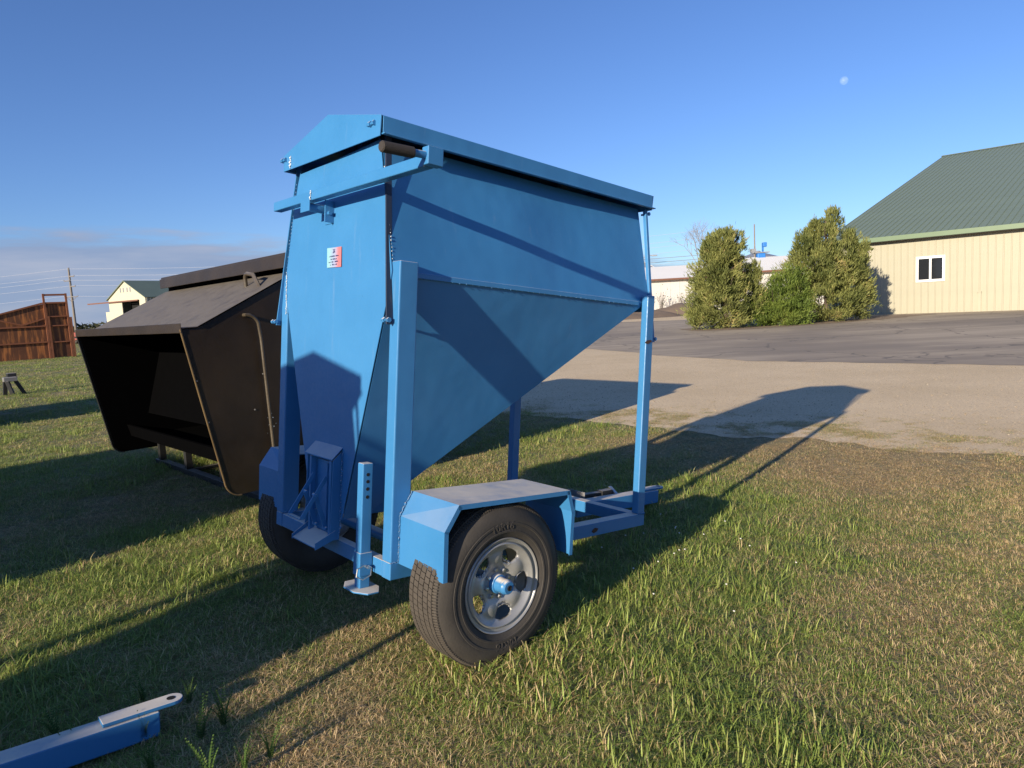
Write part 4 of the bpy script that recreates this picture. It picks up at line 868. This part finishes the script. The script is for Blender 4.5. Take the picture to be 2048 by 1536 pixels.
def weeds_by_wall(x, y, h_, label):
    root = empty('dry_shrub', (x, y, 0)); mb = MB(); rr = random.Random(int(x * 10))
    for i in range(26):
        a_ = rr.uniform(0, 6.28); t = rr.uniform(.2, .7); mb.tube([(0, 0, 0), (math.cos(a_) * t * .5, math.sin(a_) * t * .5, h_ * .6), (math.cos(a_) * t, math.sin(a_) * t, h_ * rr.uniform(.7, 1.1))], [.02, .015, .006], 3, False)
    mb.build('stems', 'twig', root); n = 260; c = rng.normal(0, 1, (n, 3)) * np.array([.4, .4, h_ * .25]) + np.array([0, 0, h_ * .65]); a = rng.normal(0, .07, (n, 3)); b = rng.normal(0, .05, (n, 3))
    quads('leaves', c, a, b, rng.uniform(0, 1, n), 'far_leaf', root); return tag(root, label, 'shrub', 'dry shrubs along the white wall')
weeds_by_wall(16.2, 73.5, 2.2, 'sparse dry shrub nearest the blue trailer along the white wall'); weeds_by_wall(18.4, 73.6, 2.0, 'sparse dry shrub against white wall beside the left cedar')
# far tree line
n = 9000; az = rng.uniform(-1.25, 1.25, n); rr_ = rng.uniform(330, 380, n); hh = 5.5 + 4.5 * np.array([noise.noise(Vector((a_ * 14, 1, 0))) for a_ in az])
c = np.stack([np.sin(az) * rr_, np.cos(az) * rr_, rng.uniform(0, 1, n) * np.clip(hh, 1.5, 12)], 1); a = rng.normal(0, 1.6, (n, 3)); b = rng.normal(0, 1.3, (n, 3))
tag(quads('tree_line', c, a, b, np.clip(rng.normal(.4, .25, n), 0, 1), 'far_leaf'), 'low dark line of far trees along the horizon', 'tree line', kind='stuff')
# moon
mo = bpy.data.meshes.new('moon'); bm = bmesh.new(); bmesh.ops.create_uvsphere(bm, u_segments=48, v_segments=32, radius=19); bm.to_mesh(mo); bm.free()
mo.polygons.foreach_set('use_smooth', [True] * len(mo.polygons)); moon = mkobj('moon', mo, None, 'moon_rock'); moon.location = Vector((.421, .872, .25)).normalized() * 4000 + Vector((0, 0, 1.65))
tag(moon, 'pale daytime moon in the blue sky at upper right', 'moon')

# ------------------------------------------------------------------ grass
def clump(name, nb, spread, h0, h1, wd, lean, seed):
    g = np.random.default_rng(seed); V_, F_, A_ = [], [], []
    for i in range(nb):
        a_ = g.uniform(0, 6.283); rad = spread * math.sqrt(g.uniform(0, 1)); b = np.array([math.cos(a_) * rad, math.sin(a_) * rad, -.004])
        h_ = g.uniform(h0, h1); w = wd * g.uniform(.6, 1.3); fa = g.uniform(0, 6.283); dr = np.array([math.cos(fa), math.sin(fa), 0]); sd = np.array([-dr[1], dr[0], 0]); ln = lean * g.uniform(.1, 1.4)
        o = len(V_); r = g.uniform(0, 1)
        for t, ww in ((0, .8), (.4, 1.0), (.75, .7)):
            c_ = b + np.array([0, 0, 1]) * h_ * (t - .35 * ln * t * t) + dr * h_ * ln * t * t; V_ += [c_ - sd * w * ww / 2, c_ + sd * w * ww / 2]
        V_.append(b + np.array([0, 0, 1]) * h_ * (1 - .35 * ln) + dr * h_ * ln)
        F_ += [(o, o + 1, o + 3, o + 2), (o + 2, o + 3, o + 5, o + 4), (o + 4, o + 5, o + 6)]; A_ += [r] * 3
    me = bpy.data.meshes.new(name); me.from_pydata([tuple(q) for q in V_], [], F_); at = me.attributes.new('rnd', 'FLOAT', 'FACE'); at.data.foreach_set('value', A_); me.materials.append(MATS['grass_blade'])
    me.polygons.foreach_set('use_smooth', [True] * len(me.polygons)); return bpy.data.objects.new(name, me)
def scatter(name, clumps, pts, scl, rot, idx, extra, label, cat):
    coll = bpy.data.collections.new(name + '_source')
    for o in clumps: coll.objects.link(o)
    me = bpy.data.meshes.new(name); n = len(pts); me.vertices.add(n); me.vertices.foreach_set('co', np.asarray(pts, dtype=np.float32).ravel())
    def at(nm, ty, v): a_ = me.attributes.new(nm, ty, 'POINT'); a_.data.foreach_set('vector' if ty == 'FLOAT_VECTOR' else 'value', np.asarray(v, dtype=np.int32 if ty == 'INT' else np.float32).ravel())
    at('scl', 'FLOAT_VECTOR', scl); at('rot', 'FLOAT_VECTOR', rot); at('idx', 'INT', idx)
    for k_, v_ in extra.items(): at(k_, 'FLOAT', v_)
    o = mkobj(name, me); g = bpy.data.node_groups.new(name, 'GeometryNodeTree')
    g.interface.new_socket('Geometry', in_out='INPUT', socket_type='NodeSocketGeometry'); g.interface.new_socket('Geometry', in_out='OUTPUT', socket_type='NodeSocketGeometry')
    N = g.nodes.new; gi, go = N('NodeGroupInput'), N('NodeGroupOutput'); ci = N('GeometryNodeCollectionInfo'); ci.inputs['Collection'].default_value = coll; ci.inputs['Separate Children'].default_value = True; ci.inputs['Reset Children'].default_value = True
    ip = N('GeometryNodeInstanceOnPoints'); ip.inputs['Pick Instance'].default_value = True
    def na(nm, ty): q = N('GeometryNodeInputNamedAttribute'); q.data_type = ty; q.inputs['Name'].default_value = nm; return q.outputs[0]
    er = N('FunctionNodeEulerToRotation'); Lk = g.links.new
    Lk(gi.outputs[0], ip.inputs['Points']); Lk(ci.outputs[0], ip.inputs['Instance']); Lk(na('idx', 'INT'), ip.inputs['Instance Index']); Lk(na('rot', 'FLOAT_VECTOR'), er.inputs[0]); Lk(er.outputs[0], ip.inputs['Rotation']); Lk(na('scl', 'FLOAT_VECTOR'), ip.inputs['Scale']); Lk(ip.outputs[0], go.inputs[0])
    md = o.modifiers.new('scatter', 'NODES'); md.node_group = g
    return tag(o, label, cat, kind='stuff')
def lush(x, y):               # 0 straw .. 1 lush green
    v = .50 + .50 * noise.noise(Vector((x * .55, y * .55, 4))) + .38 * noise.noise(Vector((x * 1.9, y * 1.9, 9))) + .25 * noise.noise(Vector((x * 6, y * 6, 2)))
    def sp(cx, cy, r, a_): return a_ * math.exp(-((x - cx) ** 2 + (y - cy) ** 2) / (r * r))
    v += sp(.55, 3.3, .75, .75) + sp(1.7, 5.4, 1.0, .65) + sp(.9, 4.2, .7, .5) + sp(-.3, 8.6, 1.6, .35) + sp(3.4, 6.3, 1.4, -.55) + sp(1.5, 7.9, .9, -.4) + sp(2.6, 4.3, 1.1, -.12) + sp(-1.0, 3.3, .6, -.15) + sp(-2.4, 4.6, 1.4, .40) + sp(-2.2, 2.6, .9, .35) + sp(3.0, 8.0, 1.0, -.5)
    if x < -4 and y > 6: v += .32
    return v + .02
rings = [(1.2, 4.2, 560), (4.2, 7, 420), (7, 11, 250), (11, 18, 110), (18, 32, 30), (32, 62, 9), (62, 130, 1.6)]
P_, S_, R_, I_, D_ = [], [], [], [], []
for r0, r1, den in rings:
    a0, a1 = -1.02, .98; n = int(den * (a1 - a0) / 2 * (r1 ** 2 - r0 ** 2)); r = np.sqrt(rng.uniform(r0 ** 2, r1 ** 2, n)); a_ = rng.uniform(a0, a1, n); x, y = r * np.sin(a_), r * np.cos(a_)
    keep = ~in_poly(x, y, GRAVEL)
    if r0 < 20:                                       # turf thins out towards the gravel
        dist = np.full(len(x), 9.)
        for (ax_, ay_), (bx_, by_) in zip(GRAVEL[2:13], GRAVEL[3:14]):
            t = np.clip(((x - ax_) * (bx_ - ax_) + (y - ay_) * (by_ - ay_)) / ((bx_ - ax_) ** 2 + (by_ - ay_) ** 2), 0, 1)
            dist = np.minimum(dist, np.hypot(x - ax_ - t * (bx_ - ax_), y - ay_ - t * (by_ - ay_)))
        wob = np.array([noise.noise(Vector((q, w, 21.)) * 1.3) for q, w in zip(x, y)]) * .45
        keep &= rng.uniform(0, 1, len(x)) < np.clip((dist + wob) / .55, .10, 1)
    x, y = x[keep], y[keep]
    for px, py in zip(x, y):
        l = lush(px, py); hs = max(.45, .55 + .75 * l) * random.uniform(.75, 1.25); far = 1 + max(0, (r0 - 6)) * .035
        P_.append((px, py, .002)); s_ = far * (1.0 if r0 < 12 else 1.5); S_.append((s_, s_, hs * min(far, 1.8))); R_.append((random.uniform(-.12, .12), random.uniform(-.12, .12), random.uniform(0, 6.28)))
        I_.append(min(5, int(random.random() * 4) + (2 if l > .82 and random.random() < .40 else 0))); D_.append(min(.98, max(.02, .49 + (.50 - l) * 1.0 + .30 * noise.noise(Vector((px * 3.1, py * 3.1, 17))))))
# stragglers creeping on to the gravel edge
edge = GRAVEL[3:13]
for i in range(5200):
    j = random.randrange(len(edge) - 1); t = random.random(); ex = edge[j][0] + (edge[j + 1][0] - edge[j][0]) * t; ey = edge[j][1] + (edge[j + 1][1] - edge[j][1]) * t
    d = abs(random.gauss(0, .6)); px, py = ex + d * .45 + random.uniform(-.2, .2), ey + d * .8 + random.uniform(-.2, .2)
    if noise.noise(Vector((px * 1.7, py * 1.7, 5))) < random.uniform(-.25, .35) or abs(px) > 14: continue
    P_.append((px, py, .004)); s_ = random.uniform(.45, .95); S_.append((s_, s_, s_ * .7)); R_.append((0, 0, random.uniform(0, 6.28))); I_.append(random.randrange(3)); D_.append(random.uniform(.35, .9))
for i in range(420):
    a_ = random.uniform(0, 6.28); rr_t = random.uniform(.0, .55); px, py = .02 + math.cos(a_) * rr_t * 1.1, 3.02 + math.sin(a_) * rr_t * .7
    P_.append((px, py, .0)); s_ = random.uniform(.8, 1.2); S_.append((s_, s_, s_ * random.uniform(.9, 1.35))); R_.append((random.uniform(-.25, .25), random.uniform(-.25, .25), random.uniform(0, 6.28))); I_.append(random.choice((3, 4, 5))); D_.append(random.uniform(.05, .45))
cl = [clump('tuft_a', 58, .08, .010, .036, .0023, 1.7, 1), clump('tuft_b', 56, .085, .010, .040, .0024, 2.0, 2), clump('tuft_c', 60, .075, .008, .030, .0021, 2.2, 3), clump('tuft_d', 46, .08, .012, .050, .0026, 1.5, 4), clump('tuft_e', 24, .07, .025, .075, .0034, 1.4, 5), clump('tuft_f', 14, .075, .035, .095, .0044, 1.5, 6)]
scatter('grass', cl, P_, S_, R_, I_, {'dry': D_}, 'mown green and straw coloured grass around the trailers', 'grass')
# gravel stones
def stone(name, seed, mat):
    bm = bmesh.new(); bmesh.ops.create_icosphere(bm, subdivisions=1, radius=1)
    for v_ in bm.verts: v_.co *= 1 + .35 * noise.noise(v_.co * 1.7 + Vector((seed, 0, 0))); v_.co.z *= .6
    me = bpy.data.meshes.new(name); bm.to_mesh(me); bm.free(); me.materials.append(MATS[mat]); return bpy.data.objects.new(name, me)
simple('stone_pale', (.44, .36, .26), .9, var=.2, scale=3); simple('stone_tan', (.32, .245, .16), .9, var=.2, scale=3); simple('stone_dark', (.21, .16, .10), .9, var=.2, scale=3)
n = 15000; r = np.sqrt(rng.uniform(6.5 ** 2, 30 ** 2, n * 2)) * rng.uniform(.55, 1, n * 2); a_ = rng.uniform(-.5, .95, n * 2); x, y = r * np.sin(a_), r * np.cos(a_)
kp = in_poly(x, y, GRAVEL) & ~in_poly(x, y, ASPH); x, y = x[kp], y[kp]; n = len(x)
s_ = rng.lognormal(-5.35, .36, n); scatter('gravel_stones', [stone('pebble_a', 1, 'stone_pale'), stone('pebble_b', 4, 'stone_tan'), stone('pebble_c', 8, 'stone_dark'), stone('pebble_d', 11, 'stone_tan')], np.stack([x, y, np.full(n, .004) + s_ * .25], 1), np.stack([s_, s_, s_], 1), np.stack([rng.uniform(-.3, .3, n), rng.uniform(-.3, .3, n), rng.uniform(0, 6.28, n)], 1), rng.choice([0, 1, 2, 3], n, p=[.10, .35, .20, .35]), {}, 'loose pale stones scattered over the gravel yard', 'gravel')

# feathery weeds by the fallen tongue, and clover heads
wb = None
def weed_mesh(seed):
    g = random.Random(seed); C_, A_, B_, Q = [], [], [], []
    for s_ in range(7):
        a_ = g.uniform(0, 6.28); h_ = g.uniform(.10, .19); ln = g.uniform(.1, .5)
        for i in range(14):
            t = .2 + .8 * i / 14; p_ = Vector((math.cos(a_) * ln * h_ * t * t, math.sin(a_) * ln * h_ * t * t, h_ * t))
            for sd in (-1, 1):
                d = Vector((-math.sin(a_) * sd, math.cos(a_) * sd, .45)).normalized() * (.022 * (1.15 - t)) + Vector((0, 0, .002)); C_.append(p_ + d * .5); A_.append(d * 1.25); B_.append(Vector((math.cos(a_), math.sin(a_), .4)) * .0065); Q.append(g.random())
    return np.array(C_), np.array(A_), np.array(B_), np.array(Q)
spots = [(-1.55, 2.62), (-1.62, 2.72), (-1.78, 2.52), (-1.30, 2.58), (-1.24, 2.66), (-1.42, 2.42), (-1.05, 2.36), (-.98, 2.44), (-1.9, 2.62), (-1.15, 2.30), (-1.48, 2.86), (-1.7, 2.9)]
wms = [weed_mesh(3), weed_mesh(8)]; wobj = []
for i, (x, y) in enumerate(spots):
    if i < 2: o = quads('feathery_weed', *wms[i], 'weed_leaf'); wobj.append(o)
    else: o = wobj[i % 2].copy(); COL.objects.link(o)
    o.location = (x, y, 0); o.rotation_euler = (0, 0, i * 1.3); sc_ = .8 + .09 * (i % 5); o.scale = (sc_, sc_, sc_)
    tag(o, 'feathery green weed growing in the shaded grass beside the lower left trailer tongue', 'weed', 'feathery weeds by the tongue')
simple('clover_white', (.70, .68, .62), .8, var=.1)
n = 22; ang = rng.uniform(0, 1, n); cx_ = rng.normal(1.05, .35, n); cy_ = rng.normal(4.4, .45, n)
scatter('clover_heads', [stone('clover_a', 3, 'clover_white')], np.stack([cx_, cy_, rng.uniform(.05, .08, n)], 1), np.full((n, 3), .0062), np.zeros((n, 3)), np.zeros(n, int), {}, 'tiny white clover heads in the shaded grass behind the wheel', 'clover')
